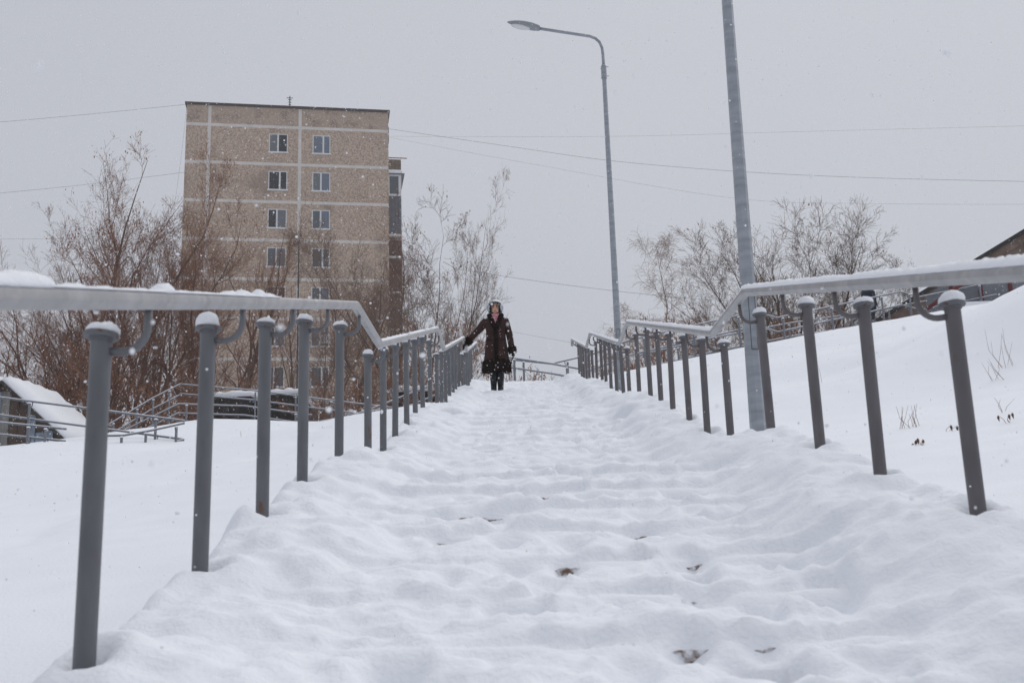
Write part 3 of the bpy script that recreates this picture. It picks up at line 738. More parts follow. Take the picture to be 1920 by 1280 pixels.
# ------------------------------------------------------------------ sheds and houses
def gabled(name, label, cat, loc, rz, W, L, Hw, Hr, wallm, n_boards, snow=.22, boards=True, over=.25):
    S = thing(name, label, cat, loc, rz)
    w = MB(); b = [(-W/2, 0, 0), (W/2, 0, 0), (W/2, L, 0), (-W/2, L, 0), (-W/2, 0, Hw), (W/2, 0, Hw), (W/2, L, Hw), (-W/2, L, Hw), (0, 0, Hr), (0, L, Hr)]
    w.v = b; w.f = [(0, 1, 5, 8, 4), (2, 3, 7, 9, 6), (1, 2, 6, 5), (3, 0, 4, 7), (4, 8, 9, 7), (8, 5, 6, 9)]
    w.build('wall', wallm[0], S)
    if boards:
        bw = W/n_boards
        for k in range(n_boards):
            x0 = -W/2+bw*k; x1 = x0+bw*.93; xm = (x0+x1)/2; hz = Hw+(Hr-Hw)*(1-abs(xm)/(W/2))-.06
            if k % 3 == 2: hz -= random.uniform(0, .5)
            MB().box(x0, x1, -.03-random.uniform(0, .02), -.002, random.uniform(0, .2), hz-.05).build('board', random.choice(wallm), S)
    sl = math.atan2(Hr-Hw, W/2); rl = math.hypot(Hr-Hw, W/2)+over
    for sgn in (-1, 1):
        r = MB()
        def pt(d, y, t): # along slope from ridge, thickness offset
            return (sgn*(d*math.cos(sl))+sgn*math.sin(sl)*t, y, Hr-d*math.sin(sl)+math.cos(sl)*t+.02)
        for t0, t1, nm, m_, a0, a1, ya, yb in ((0, .09, 'roof', mat('roof_dark', (.05, .04, .035), var=.3), 0, rl, -over, L+over), (.092, .092+snow, 'roof_snow', M_SNOWCAP, -.02, rl-.05, -over+.03, L+over-.03)):
            mb = MB(); N = 14; rings = []
            if nm == 'roof':
                A = [pt(a0, ya, t0), pt(a1, ya, t0), pt(a1, ya, t1), pt(a0, ya, t1)]; Bq = [pt(a0, yb, t0), pt(a1, yb, t0), pt(a1, yb, t1), pt(a0, yb, t1)]
                mb.loft([A, Bq]); mb.build(nm, m_, S)
            else:
                for j in range(N+1):
                    yy = ya+(yb-ya)*j/N; e = 1 if 0 < j < N else .35
                    prof = []
                    for q in range(13):
                        d = a0+(a1-a0)*q/12; hh = snow*(1 if q < 11 else (.8 if q == 11 else .25))*e*(.85+.3*random.random())
                        prof.append(pt(d, yy, t0+hh))
                    prof += [pt(a1-.02, yy, t0), pt(a0, yy, t0)]
                    rings.append(prof)
                mb.loft(rings); mb.build(nm, m_, S, smooth=True)
    return S
plank = [mat('plank_brown', (.075, .05, .038), var=.4, vscale=4, stretch=(6, 1, .6)), mat('plank_blue', (.21, .25, .31), var=.3, vscale=3, stretch=(3, 1, 1)), mat('plank_grey', (.20, .19, .175), var=.35, vscale=3, stretch=(4, 1, .7))]
pk = at(8, 703, 33.0); vb = at(130, 815, 33.0); zb = tz(pk.x, 33.0)-.6
S1 = gabled('timber_shed', 'old timber shed with deep snow on its roof at the far left', 'shed', (pk.x, 33.0, zb), -.05, 2*(vb.x-pk.x)-.3, 3.1, vb.z-zb-.15, pk.z-zb-.30, plank, 14, snow=.24)
dk = [mat('shed_black', (.022, .018, .017), var=.4, vscale=3), mat('shed_dark', (.035, .025, .02), var=.5, vscale=4)]
def flatshed(label, px0, px1, Y, ytop, rz=0., back=3.):
    a = at(px0, ytop, Y); b = at(px1, ytop, Y); W = b.x-a.x; zb = tz((a.x+b.x)/2, Y)-.3; H = a.z-zb
    S = thing('timber_garage', label, 'shed', (a.x, Y, zb), rz)
    MB().box(0, W, 0, back, 0, H).build('wall', dk[0], S)
    n = max(4, int(W/.35))
    for k in range(n): MB().box(W*k/n+.02, W*(k+1)/n-.02, -.03, -.002, 0, H-.08-random.uniform(0, .15)).build('board', random.choice(dk), S)
    sn = MB(); rings = []
    for j in range(17):
        x = -.15+(W+.3)*j/16; e = .4 if j in (0, 16) else random.uniform(.8, 1.15)
        rings.append([(x, -.18, H+.003), (x, -.20, H+.12*e), (x, .2, H+.26*e), (x, back*.5, H+.32*e), (x, back, H+.2*e), (x, back+.1, H+.003)])
    sn.loft(rings); sn.build('roof_snow', M_SNOWCAP, S, smooth=True)
    return S
flatshed('low black garage with a snowy roof behind the left ramp rails', 392, 470, 40, 745)
flatshed('black garage with a rounded snowy roof behind the middle left posts', 466, 556, 41, 741)
flatshed('dark brown timber garage behind the posts left of the woman', 735, 872, 38, 735)
flatshed('small dark shed by the corner of the block', 655, 728, 39, 778)

hp = [mat('house_tan', (.29, .225, .175), var=.15, vscale=3), mat('house_tan2', (.265, .20, .155), var=.15, vscale=3)]
# brown gabled house on the right: verge runs from (1640,600) up to the right
vA = at(1645, 598, 37.0); vB = at(1925, 428, 37.0); sl = (vB.z-vA.z)/(vB.x-vA.x); Wd = 11.0
Hh = thing('brown_house', 'brown house with a large plain gable at the right edge behind the railing', 'house', (vA.x+Wd/2, 37.0, vA.z-3.0))
hr = 3.0+sl*Wd/2
w = MB(); w.v = [(-Wd/2+.25, 0, 0), (Wd/2-.25, 0, 0), (Wd/2-.25, 9, 0), (-Wd/2+.25, 9, 0), (-Wd/2+.25, 0, 2.9), (Wd/2-.25, 0, 2.9), (Wd/2-.25, 9, 2.9), (-Wd/2+.25, 9, 2.9), (0, 0, hr-.2), (0, 9, hr-.2)]
w.f = [(0, 1, 5, 8, 4), (2, 3, 7, 9, 6), (1, 2, 6, 5), (3, 0, 4, 7), (4, 8, 9, 7), (8, 5, 6, 9)]
w.build('wall', mat('house_wall', (.25, .19, .15), var=.18, vscale=1.4, bump=.3, bscale=9), Hh)
for sgn in (-1, 1):
    n_ = Vector((-sl, 0, 1)).normalized()
    for nm, m_, y0, t0, t1 in (('verge_board', mat('verge', (.15, .105, .082), var=.45, vscale=2.5), -.42, -.46, -.14), ('roof', mat('roof_black', (.03, .028, .028)), -.55, -.135, .02)):
        mb = MB(); A = []
        for d, t in ((0, t0), (1, t0), (1, t1), (0, t1)):
            x = -Wd/2-.3+(Wd/2+.3)*d; z = 3.0-.3*sl+sl*(x+Wd/2+.3)+t
            A.append((-sgn*x if sgn > 0 else x, z))
        mb.loft([[(x, y0, z) for x, z in A], [(x, 9.4 if nm == 'roof' else -.02, z) for x, z in A]]); mb.build(nm, m_, Hh)
# grey metal porch with dark red frame in front of the house
gA = at(1790, 600, 31.0); gB = at(1912, 535, 31.0)
Pp = thing('metal_porch', 'grey sheet-metal porch with dark red posts below the brown gable', 'porch', (gA.x, 31.0, gA.z-.3)); W = gB.x-gA.x+.6; H = gB.z-gA.z+.55
n = 6
MB().box(0, W, .02, 2, 0, H).build('wall', mat('sheet_grey', (.16, .17, .19), var=.12, vscale=2), Pp)
M_RED = mat('dark_red', (.13, .022, .02), var=.3, vscale=4)
for k in range(4): MB().box(W*k/3-.05, W*k/3+.05, -.03, .015, 0, H+.05).build('frame_post', M_RED, Pp)
MB().box(-.3, W, -.9, -.04, .0, .42).build('plinth', M_RED, Pp)
MB().box(-.35, W+.05, -.95, -.035, .425, .62).build('plinth_snow', M_SNOWCAP, Pp)
br = MB(); br.tube([(-.9, -.3, .6), (.5, -.3, 1.5)], .06, 6); br.build('brace', M_RED, Pp)

# ------------------------------------------------------------------ ramp railings in the background
RPOST = {}
def ramp_railing(label, pts, posts, drops=(0., .32), ph=.95, sag=.06, brk=True, snowy=True, rad=.022, group='ramp railings on the hillside'):
    P = [at(*q) for q in pts]; base = P[0]-Vector((0, 0, ph))
    R = thing('ramp_railing', label, 'railing', tuple(base), 0, group)
    for dz in drops:
        r = MB().tube([p-Vector((0, 0, dz))-base for p in P], rad, 8).build('rail', M_RAMP, R, smooth=True)
        if snowy:
            MB().tube([p-Vector((0, 0, dz-rad*.75))-base for p in P], rad*.72, 6).build('rail_snow', M_SNOWCAP, r, smooth=True)
    # cumulative lengths
    cl = [0]
    for a, b in zip(P[:-1], P[1:]): cl.append(cl[-1]+(b-a).length)
    for t in posts:
        s_ = t*cl[-1]; i = max(j for j in range(len(P)-1) if cl[j] <= s_+1e-6); f = (s_-cl[i])/(cl[i+1]-cl[i]); p = P[i].lerp(P[i+1], f)
        d = (P[i+1]-P[i]); side = Vector((-d.y, d.x, 0)).normalized()*.10
        if side.y < 0: side = -side
        side = side if brk else Vector((0, 0, 0))
        key = round(ph, 2)
        if key not in RPOST: RPOST[key] = MB().tube([(0, 0, -ph-.5), (0, 0, 0)], .030, 10).mesh('post', True)
        po = link('post', RPOST[key], M_RAMP, R, p-base-side*1.0-Vector((0, 0, sag)))
        link('snow_cap', DOMES[0], M_SNOWCAP, po)
        if brk:
            mb = MB()
            for dz in drops: mb.tube([Vector((0, 0, -.06-dz+.0)), side*.6+Vector((0, 0, -.07-dz)), side*.95+Vector((0, 0, -.03-dz)), side+Vector((0, 0, sag-dz))], .012, 6)
            mb.build('bracket', M_RAMP, po, smooth=True)
    return R
ramp_railing('lower left ramp railing ending in the open near the second stair post', [(-120, 728, 24), (0, 745, 23.8), (160, 765, 23.3), (346, 789, 22.8)], (.05, .395, .90), drops=(0., .40))
ramp_railing('front rails of the left ramp at the picture edge before the shed', [(-120, 780, 23), (0, 792, 23), (124, 804, 22.6)], (.1, .72, .86), drops=(0., .26), ph=.5)
ramp_railing('inner left ramp rail turning back from the open end', [(346, 793, 22.8), (278, 808, 22.4), (232, 816, 22.2), (195, 817, 22.0)], (.12, .50, .80), drops=(0., .36), ph=.7)
ramp_railing('left ramp railing climbing toward the apartment block', [(185, 803, 33), (205, 795, 33), (285, 747, 34), (338, 720, 34.5)], (.15, .45, .66, .86), drops=(0., .36))
ramp_railing('level upper left ramp railing in front of the block', [(338, 720, 34.5), (470, 731, 34.5), (620, 750, 34), (800, 772, 33.5)], (.30, .47, .62, .82, .97), drops=(0., .32), brk=False)
ramp_railing('snow-topped inner rails of the upper left ramp', [(230, 808, 32), (335, 757, 33), (460, 761, 33), (585, 778, 32.5)], (.35, .72, .92), drops=(0., .29), ph=.5)
ramp_railing('left ramp rails rising behind the second flight posts', [(600, 790, 30), (660, 780, 30), (720, 757, 30.5), (800, 725, 31.5), (860, 700, 32)], (.3, .5, .66, .85), drops=(0., .36))
ramp_railing('far landing railing behind the woman at the top of the stairs', [(905, 662, 28), (960, 671, 27.5), (1035, 682, 27.2), (1095, 693, 27)], (.15, .36, .85), drops=(0., .26), ph=.9)
ramp_railing('far handrail rising to the right behind the top landing', [(955, 674, 29), (1034, 682, 29), (1085, 670, 30), (1140, 655, 31)], (.10, .46, .72), drops=(0.,), ph=.7)
ramp_railing('right hillside railing climbing behind the thick lamp post', [(1100, 668, 27), (1180, 638, 27.5), (1289, 613, 28), (1384, 592, 28.5), (1438, 591, 28.7), (1457, 596, 28.8), (1562, 574, 29.5), (1688, 547, 30.5), (1723, 557, 30.8), (1815, 539, 31), (1865, 528, 30.5)],
             (.13, .24, .345, .445, .57, .64, .71, .79, .90, .97), drops=(0., .40), ph=1.0)
ramp_railing('inner rails of the right hillside ramp with short posts', [(1190, 668, 31), (1350, 631, 31.5), (1480, 606, 32), (1640, 583, 33), (1812, 550, 33.5)], (.12, .22, .33, .44, .56, .64, .76, .85, .95), drops=(0., .42), ph=.8, brk=False)

# ------------------------------------------------------------------ overhead wires
def wire(label, pts, r=.009):
    P = [at(*q) for q in pts]; Q = []
    n = len(P)
    for i in range(n-1):
        p0, p1, p2, p3 = P[max(i-1, 0)], P[i], P[i+1], P[min(i+2, n-1)]
        for k in range(8):
            t = k/8; Q.append(.5*((2*p1)+(p2-p0)*t+(2*p0-5*p1+4*p2-p3)*t*t+(3*p1-p0-3*p2+p3)*t**3))
    Q.append(P[-1]); o = Q[0].copy()
    w_ = MB().tube([q-o for q in Q], r, 5).build('overhead_wire', M_WIRE, None, tuple(o), True)
    tag(w_, label, 'wire', 'overhead wires against the sky')
wire('thin wire from the block roof corner to the upper left edge', [(350, 196, 72.3), (170, 214, 70), (0, 229, 68), (-200, 243, 66)])
wire('thin wire from the side of the block over the left trees', [(347, 323, 72.5), (170, 345, 70), (0, 362, 68), (-200, 378, 66)])
wire('low wire at the left edge entering the bare trees', [(200, 449, 70), (70, 448, 69), (-200, 448, 66)], .006)
wire('steep thin wire down the left corner of the block', [(350, 200, 71.8), (339, 300, 71), (322, 420, 70)], .006)
wire('wire sagging from the block corner behind both lamp posts to the right edge', [(730, 242, 75), (950, 274, 72), (1150, 302, 70), (1390, 322, 68), (1650, 334, 66), (2050, 343, 63)], .010)
wire('faint level wire high between the lamp posts', [(730, 256, 75), (1140, 256, 72), (1500, 247, 69), (2050, 233, 64)], .005)
wire('faint wire sagging lowest from the block top', [(730, 258, 75), (1000, 308, 72), (1370, 371, 69), (1650, 382, 66), (2050, 383, 63)], .005)
wire('low wire from the seeded tree past the birch', [(860, 505, 60), (1000, 526, 60), (1150, 545, 60), (1310, 561, 60), (1480, 572, 60)], .009)
wire('faint low wire right of the woman', [(940, 618, 60), (1060, 640, 60), (1200, 660, 60)], .005)

# ------------------------------------------------------------------ dry stalks on the right slope
def weed(label, px, py, Y, n, h, fan, leafy=False):
    q = at(px, py, Y); z = tz(q.x, q.y); W_ = thing('dry_weed', label, 'weed', (q.x, q.y, z-.02), 0, 'dry stalks poking from the right slope')
    for k in range(n):
        a = random.uniform(-1, 1)*fan; hh = h*random.uniform(.5, 1.1); x0 = random.uniform(-1, 1)*h*.35
        pts = [(x0, random.uniform(-.1, .1), 0), (x0+a*hh*.4-.02, 0, hh*.5), (x0+a*hh*.8-.05*hh, random.uniform(-.1, .1), hh)]
        MB().tube(pts, [.0020, .0017, .0010], 4).build('stalk', M_TWIG, W_)
        if leafy:
            s_ = .03; c = Vector(pts[-1]); MB().quad(c, c+Vector((s_*.5, .01, -s_*.3)), c+Vector((s_*.2, 0, -s_*1.6)), c+Vector((-s_*.5, -.01, -s_*.6))).build('dry_leaf', mat('dead_leaf', (.10, .06, .045)), W_)
weed('fan of thin dry stalks low on the right slope', 1708, 808, 8.5, 12, .20, .7)
weed('tall reddish dry stalks high at the right edge', 1885, 680, 11, 7, .42, .35)
weed('short bent stalks left of the tall reddish ones', 1868, 695, 10.6, 6, .24, .8)
weed('curled brown leaves low in the snow by the nearest right posts', 1728, 866, 7.2, 4, .08, .8, True)
weed('two curled brown leaves beside the fan of stalks', 1782, 832, 7.8, 2, .06, .5, True)
weed('single brown seed head at the right picture edge', 1905, 850, 7.5, 3, .10, .9, True)
weed('pair of leaning thin stalks at the right edge', 1885, 803, 8.2, 3, .16, .8)
weed('lone thin stalk seen between the second and third right posts', 1543, 705, 13, 1, .42, .1)
weed('tiny dry stalk on the left snowfield', 456, 825, 20, 2, .14, .3)

# ------------------------------------------------------------------ people
def skin_body(name, verts, edges, radii, m, parent, root=0, sub=2):
    me_ = bpy.data.meshes.new(name); me_.from_pydata(verts, edges, []); o = link(name, me_, m, parent)
    md = o.modifiers.new('Skin', 'SKIN'); md.use_smooth_shade = True
    for i, r in enumerate(radii):
        sv = me_.skin_vertices[0].data[i]; sv.radius = r if hasattr(r, '__len__') else (r, r); sv.use_root = (i == root)
    o.modifiers.new('Sub', 'SUBSURF').levels = sub; o.modifiers['Sub'].render_levels = sub
    return o
def ell(cx, cy, cz, a, b, n=20): return [(cx+a*math.cos(t), cy+b*math.sin(t), cz) for t in np.linspace(0, 2*math.pi, n, endpoint=False)]
def fur(name, samples, m, parent, n, ln, w=.006, seed=1, down=.3):
    """tufts: samples() gives (point, outward normal)"""
    rd = random.Random(seed); mb = MB()
    for k in range(n):
        p, nr = samples(rd); p, nr = Vector(p), Vector(nr).normalized()
        d = (nr+Vector((rd.gauss(0, .35), rd.gauss(0, .35), rd.gauss(0, .35)-down))).normalized(); t = d.orthogonal().normalized(); t.rotate(Matrix.Rotation(rd.uniform(0, 6), 3, d)); t2 = d.cross(t)
        L = ln*rd.uniform(.5, 1.2); i = len(mb.v); b = p-nr*.006
        mb.v += [tuple(b+t*w), tuple(b-t*w*.5+t2*w*.87), tuple(b-t*w*.5-t2*w*.87), tuple(b+d*L)]; mb.f += [(i, i+1, i+3), (i+1, i+2, i+3), (i+2, i, i+3)]
    return mb.build(name, m, parent)
WX, WY = -.335, 18.22
WZ = snow_z(WX, WY)-.02
WM = thing('person', 'woman in long dark brown fur-trimmed coat and silver helmet holding the left rail', 'person', (WX, WY, WZ))
M_COAT = mat('coat', (.038, .016, .0135), rough=.9, var=.3, vscale=12, bump=.3, bscale=60)
M_FUR = mat('fur', (.016, .010, .009), rough=1., var=.3, vscale=20, spec=.05)
M_SKIN = mat('skin', (.62, .36, .26), rough=.55, var=.06, vscale=30)
M_BOOT = mat('boot', (.010, .011, .014), rough=.45)
M_GLOVE = mat('glove', (.015, .013, .014), rough=.7)
# body: one skinned figure (legs and torso under the coat, neck, arms)
SH = 1.30
hR, hL = Vector((-.525, .10, .925)), Vector((.285, -.05, .66))
bv = [(0, 0, .84), (0, .01, 1.02), (0, .01, 1.22), (0, .0, 1.335), (0, -.01, 1.40),
      (-.16, .01, SH), (-.33, .05, 1.10), (-.47, .085, .965), (.165, .01, SH), (.235, .0, 1.03), (.275, -.03, .76),
      (-.085, .0, .78), (-.082, -.01, .44), (-.07, .01, .10), (.085, .0, .78), (.078, -.01, .44), (.066, .0, .10), (-.072, -.14, .045), (.07, -.15, .045)]
be = [(0, 1), (1, 2), (2, 3), (3, 4), (2, 5), (5, 6), (6, 7), (2, 8), (8, 9), (9, 10), (0, 11), (11, 12), (12, 13), (13, 17), (0, 14), (14, 15), (15, 16), (16, 18)]
br_ = [(.13, .10), (.115, .085), (.13, .09), .055, .05, .055, .042, .032, .055, .042, .032, .075, .055, .045, .075, .055, .045, .036, .036]
skin_body('body', bv, be, br_, M_BOOT, WM)
# coat
mb = MB(); rings = []
for z, a, b, cx in ((.42, .235, .175, 0), (.50, .232, .172, 0), (.62, .215, .160, 0), (.80, .195, .145, 0), (.98, .172, .125, .002), (1.08, .170, .122, .002), (1.20, .188, .125, .003), (1.29, .190, .115, .003), (1.335, .155, .095, .003), (1.37, .09, .075, .002)):
    R_ = ell(cx, .0, z, a, b, 28)
    rings.append([(x*(1+.012*math.sin(9*math.atan2(y, x)+z*4)), y*(1+.012*math.sin(7*math.atan2(y, x))), zz) for x, y, zz in R_])
mb.loft(rings, True); coat = mb.build('coat', M_COAT, WM, smooth=True)
for s_, (sh, el_, hd) in ((-1, (Vector((-.15, .01, SH-.01)), Vector((-.325, .05, 1.11)), Vector((-.475, .088, .965)))), (1, (Vector((.155, .01, SH-.01)), Vector((.235, .0, 1.03)), Vector((.272, -.03, .77))))):
    mb = MB(); pts = [sh.lerp(el_, t) for t in (0, .25, .5, .75)]+[el_.lerp(hd, t) for t in (0, .33, .66, 1)]
    mb.tube(pts, [.075, .074, .069, .064, .060, .057, .054, .052], 16); mb.build('sleeve', M_COAT, coat, smooth=True)
    d = (hd-el_).normalized(); u = d.orthogonal().normalized(); v = d.cross(u)
    mb = MB(); pts = [hd+d*t for t in (-.03, .0, .035, .07, .085)]; mb.tube(pts, [.060, .072, .075, .066, .03], 14); mb.build('cuff', M_FUR, coat, smooth=True)
    def smp(rd, hd=hd, d=d, u=u, v=v):
        a = rd.uniform(0, 6.28); n_ = u*math.cos(a)+v*math.sin(a); t = rd.uniform(-.03, .08); return hd+d*t+n_*.068, n_+d*.4
    fur('cuff_fur', smp, mat('fur_tip', (.035, .020, .015), rough=1., spec=.05), coat, 260, .035, .005, 3+s_)
# hem, collar and front trim
def smp_hem(rd):
    a = rd.uniform(0, 6.28); z = rd.uniform(.36, .56); q = .236+.012*(.56-z)/.2; return (q*math.cos(a), q*.76*math.sin(a), z), (math.cos(a), math.sin(a), -.9 if z < .42 else -.3)
mb = MB(); mb.loft([ell(0, 0, z, a, a*.76, 26) for z, a in ((.37, .20), (.36, .235), (.41, .252), (.48, .252), (.54, .240), (.57, .226))]); mb.build('hem_fur', M_FUR, coat, smooth=True)
fur('hem_tufts', smp_hem, MATS['fur_tip'], coat, 1100, .055, .006, 11, .7)
mb = MB()
for s_ in (-1, 1):
    mb.tube([(s_*.075, .06, 1.385), (s_*.105, .0, 1.375), (s_*.088, -.075, 1.325), (s_*.05, -.122, 1.22), (s_*.012, -.138, 1.10)], [.040, .046, .046, .042, .030], 12)
mb.tube([(-.075, .06, 1.385), (0, .085, 1.395), (.075, .06, 1.385)], .042, 12)
mb.tube([(0, -.135, 1.12), (0, -.143, .95), (0, -.158, .75), (0, -.178, .5)], [.036, .034, .036, .04], 12)
mb.build('collar', M_FUR, coat, smooth=True)
def smp_col(rd):
    if rd.random() < .55:
        s_ = rd.choice((-1, 1)); t = rd.random(); p = Vector((s_*.10, 0, 1.375)).lerp(Vector((s_*.03, -.135, 1.15)), t); n_ = Vector((s_*rd.uniform(-.3, 1), -rd.random(), rd.uniform(-.2, .8)))
    else:
        p = Vector((rd.uniform(-.02, .02), 0, rd.uniform(.5, 1.1))); p.y = -.138-.045*(1.1-p.z)/.6; n_ = Vector((rd.uniform(-1, 1), -1, 0))
    n_.normalize(); return p+n_*.036, n_
fur('collar_tufts', smp_col, MATS['fur_tip'], coat, 700, .032, .005, 5, .15)
for s_ in (-1, 1):
    MB().tube([(s_*.085, -.123, .90), (s_*.15, -.085, .93)], .008, 6).build('pocket_flap', M_FUR, coat)
# boots
for s_, x0 in ((-1, -.060), (1, .058)):
    mb = MB(); rings = []
    for z, cy0, a, b in ((.0, -.05, .045, .125), (.03, -.05, .050, .130), (.07, -.035, .050, .110), (.11, .0, .050, .066), (.18, .005, .056, .060), (.32, .005, .068, .070), (.44, .005, .076, .078)):
        rings.append(ell(x0, cy0, z, a, b, 18))
    mb.loft(rings); mb.build('boot', M_BOOT, WM, smooth=True)
# head with a face
hd = MB(); rings = []
for z, a, bf, bb in ((1.395, .045, .050, .05), (1.415, .055, .078, .06), (1.435, .062, .088, .07), (1.46, .068, .092, .085), (1.49, .072, .092, .092), (1.52, .073, .090, .096), (1.55, .071, .088, .096), (1.58, .062, .075, .086), (1.60, .045, .05, .06), (1.61, .01, .01, .01)):
    R_ = []
    for t in np.linspace(0, 2*math.pi, 28, endpoint=False):
        x, y = a*math.cos(t), math.sin(t); y = y*(bb if y > 0 else bf); fr = max(0, -math.sin(t))
        if abs(x) < .018 and fr > .8:
            y -= {1.49: .014, 1.46: .022, 1.52: .006}.get(z, 0)*(1-abs(x)/.018)       # nose
        if z == 1.52 and .018 < abs(x) < .048 and fr > .5: y += .009                   # eye sockets
        R_.append((x, y, z))
    rings.append(R_)
hd.loft(rings); HD = hd.build('head', M_SKIN, WM, smooth=True)
mb = MB().tube([(-.024, -.086, 1.437), (0, -.094, 1.436), (.024, -.086, 1.437)], [.003, .006, .003], 8); mb.build('mouth', mat('lips', (.34, .12, .10)), HD, smooth=True)
for s_ in (-1, 1):
    MB().lathe([(.001, -.007), (.008, -.004), (.010, 0), (.008, .004), (.001, .007)], 10, (s_*.031, -.082, 1.515)).build('eye', mat('eye', (.03, .02, .018)), HD, smooth=True)
    MB().tube([(s_*.048, -.076, 1.535), (s_*.03, -.088, 1.540), (s_*.014, -.090, 1.536)], .0035, 6).build('eyebrow', M_FUR, HD)
    gl = MB().tube([(s_*.033+.026*math.cos(t), -.098+.008*abs(math.cos(t)), 1.512+.021*math.sin(t)) for t in np.linspace(0, 6.28, 18)], .0022, 5); gl.build('glasses_rim', mat('glasses', (.12, .09, .07), rough=.3), HD, smooth=True)
    MB().lathe([(.002, -.02), (.012, -.012), (.014, .0), (.012, .012), (.002, .02)], 10, (s_*.074, .008, 1.50)).build('ear', M_SKIN, HD, smooth=True)
# helmet: shell with a face opening, cheek pads, chin strap
hm = MB(); cols_, rows_ = 36, 14; ids = {}
for i in range(rows_+1):
    ph = math.radians(2+i*(122-2)/rows_)
    for j in range(cols_):
        th = 2*math.pi*j/cols_; r = .132
        x, y, z = r*1.0*math.sin(ph)*math.cos(th), r*1.10*math.sin(ph)*math.sin(th)+.012, 1.515+.130*math.cos(ph)*1.02
        ids[i, j] = len(hm.v); hm.v.append((x, y, z))
for i in range(rows_):
    for j in range(cols_):
        c = [hm.v[ids[a, b % cols_]] for a, b in ((i, j), (i, j+1), (i+1, j+1), (i+1, j))]; mx = sum(q_[0] for q_ in c)/4; my = sum(q_[1] for q_ in c)/4; mz = sum(q_[2] for q_ in c)/4
        if my < -.02 and abs(mx) < .092 and mz < 1.580: continue
        hm.f.append((ids[i, j], ids[i, (j+1) % cols_], ids[i+1, (j+1) % cols_], ids[i+1, j]))
He = hm.build('helmet', mat('helmet', (.36, .39, .43), rough=.25, metal=.2, var=.25, vscale=9, spec=.6), WM, smooth=True)
sm = He.modifiers.new('Solid', 'SOLIDIFY'); sm.thickness = .014
mb = MB().tube([(-.093, -.055, 1.43), (-.094, -.085, 1.50), (-.085, -.105, 1.555), (-.05, -.128, 1.580), (0, -.136, 1.585), (.05, -.128, 1.580), (.085, -.105, 1.555), (.094, -.085, 1.50), (.093, -.055, 1.43)], .008, 8); mb.build('helmet_rim', M_GLOVE, He, smooth=True)
for s_ in (-1, 1):
    mb = MB().tube([(s_*.088, -.04, 1.555), (s_*.092, -.05, 1.49), (s_*.086, -.045, 1.425)], [.016, .022, .016], 10); mb.build('cheek_pad', M_GLOVE, He, smooth=True)
MB().tube([(-.075, -.04, 1.425), (-.045, -.07, 1.402), (0, -.078, 1.395), (.045, -.07, 1.402), (.075, -.04, 1.425)], .007, 6).build('chin_strap', M_GLOVE, He, smooth=True)
# scarf
mb = MB(); mb.loft([ell(0, -.01, z, a, b, 20) for z, a, b in ((1.335, .07, .075), (1.36, .078, .085), (1.39, .072, .080), (1.41, .058, .066))]); 
mb.loft([[(x*w_, -.092-.03*(1-t)-.012*math.cos(x*1.5), 1.375-.17*(1-t)) for x in (-1, -.5, 0, .5, 1)]+[(x*w_, -.070-.03*(1-t), 1.375-.17*(1-t)) for x in (1, .5, 0, -.5, -1)] for t, w_ in ((0, .008), (.35, .030), (.7, .048), (1, .060))])
mb.build('scarf', mat('scarf', (.52, .16, .20), rough=.9, col2=(.62, .42, .44), vscale=28, c2pos=(.45, .6)), WM, smooth=True)
# gloved hands with five fingers
def hand(name, c, d, palm_n, side, m, parent, curl):
    d, pn = Vector(d).normalized(), Vector(palm_n); pn = (pn-d*pn.dot(d)).normalized(); w = d.cross(pn)*side
    V = [c, c+d*.045, c+d*.08]; E_ = [(0, 1), (1, 2)]; Rr = [(.026, .020), (.036, .018), (.034, .014)]
    for k, (off, ln) in enumerate(((-.027, .062), (-.009, .072), (.009, .068), (.026, .054))):
        b = len(V); p = c+d*.072+w*off; V.append(p); E_.append((2, b)); Rr.append(.0095); q = d.copy()
        for j in range(3):
            q = (q+pn*curl).normalized(); p = p+q*ln/3*1.1; V.append(p); E_.append((b+j, b+j+1)); Rr.append(.0092-.0008*j)
    b = len(V); p = c+d*.028-w*.030; V.append(p); E_.append((1, b)); Rr.append(.011); q = (d*.6-w*.8).normalized()
    for j in range(2): q = (q+pn*curl*.6+d*.2).normalized(); p = p+q*.026; V.append(p); E_.append((b+j, b+j+1)); Rr.append(.010)
    return skin_body(name, [tuple(v) for v in V], E_, Rr, m, parent, 0, 1)
hand('glove', Vector((-.515, .098, .925)), (-.42, .10, -.35), (-.2, 0, -1), 1, M_GLOVE, WM, .45)
hand('glove', Vector((.285, -.045, .70)), (.10, -.10, -1), (-1, 0, 0), -1, M_GLOVE, WM, .28)

# walker behind the right railing
q = at(1635, 611, 33.0)
W2 = thing('person', 'walker in dark jacket and trousers half hidden behind the right railing', 'person', (q.x, 33.0, q.z-.25), .5)
bv = [(0, 0, .90), (0, 0, 1.10), (0, 0, 1.32), (0, 0, 1.47), (0, -.02, 1.55), (0, -.02, 1.68), (-.19, 0, 1.38), (-.25, .03, 1.10), (-.24, -.06, .86), (.19, 0, 1.38), (.26, .04, 1.10), (.27, .02, .85), (-.09, 0, .86), (-.10, -.10, .47), (-.10, .02, .08), (.09, 0, .86), (.10, .04, .46), (.10, .14, .09), (-.10, -.13, .05), (.10, .02, .04)]
be = [(0, 1), (1, 2), (2, 3), (3, 4), (4, 5), (2, 6), (6, 7), (7, 8), (2, 9), (9, 10), (10, 11), (0, 12), (12, 13), (13, 14), (14, 18), (0, 15), (15, 16), (16, 17), (17, 19)]
skin_body('body', bv, be, [(.16, .12), (.16, .12), (.19, .13), .065, .07, .10, .075, .06, .042, .075, .06, .042, .095, .07, .05, .095, .07, .05, .045, .045], mat('navy', (.018, .022, .035), rough=.8), W2)
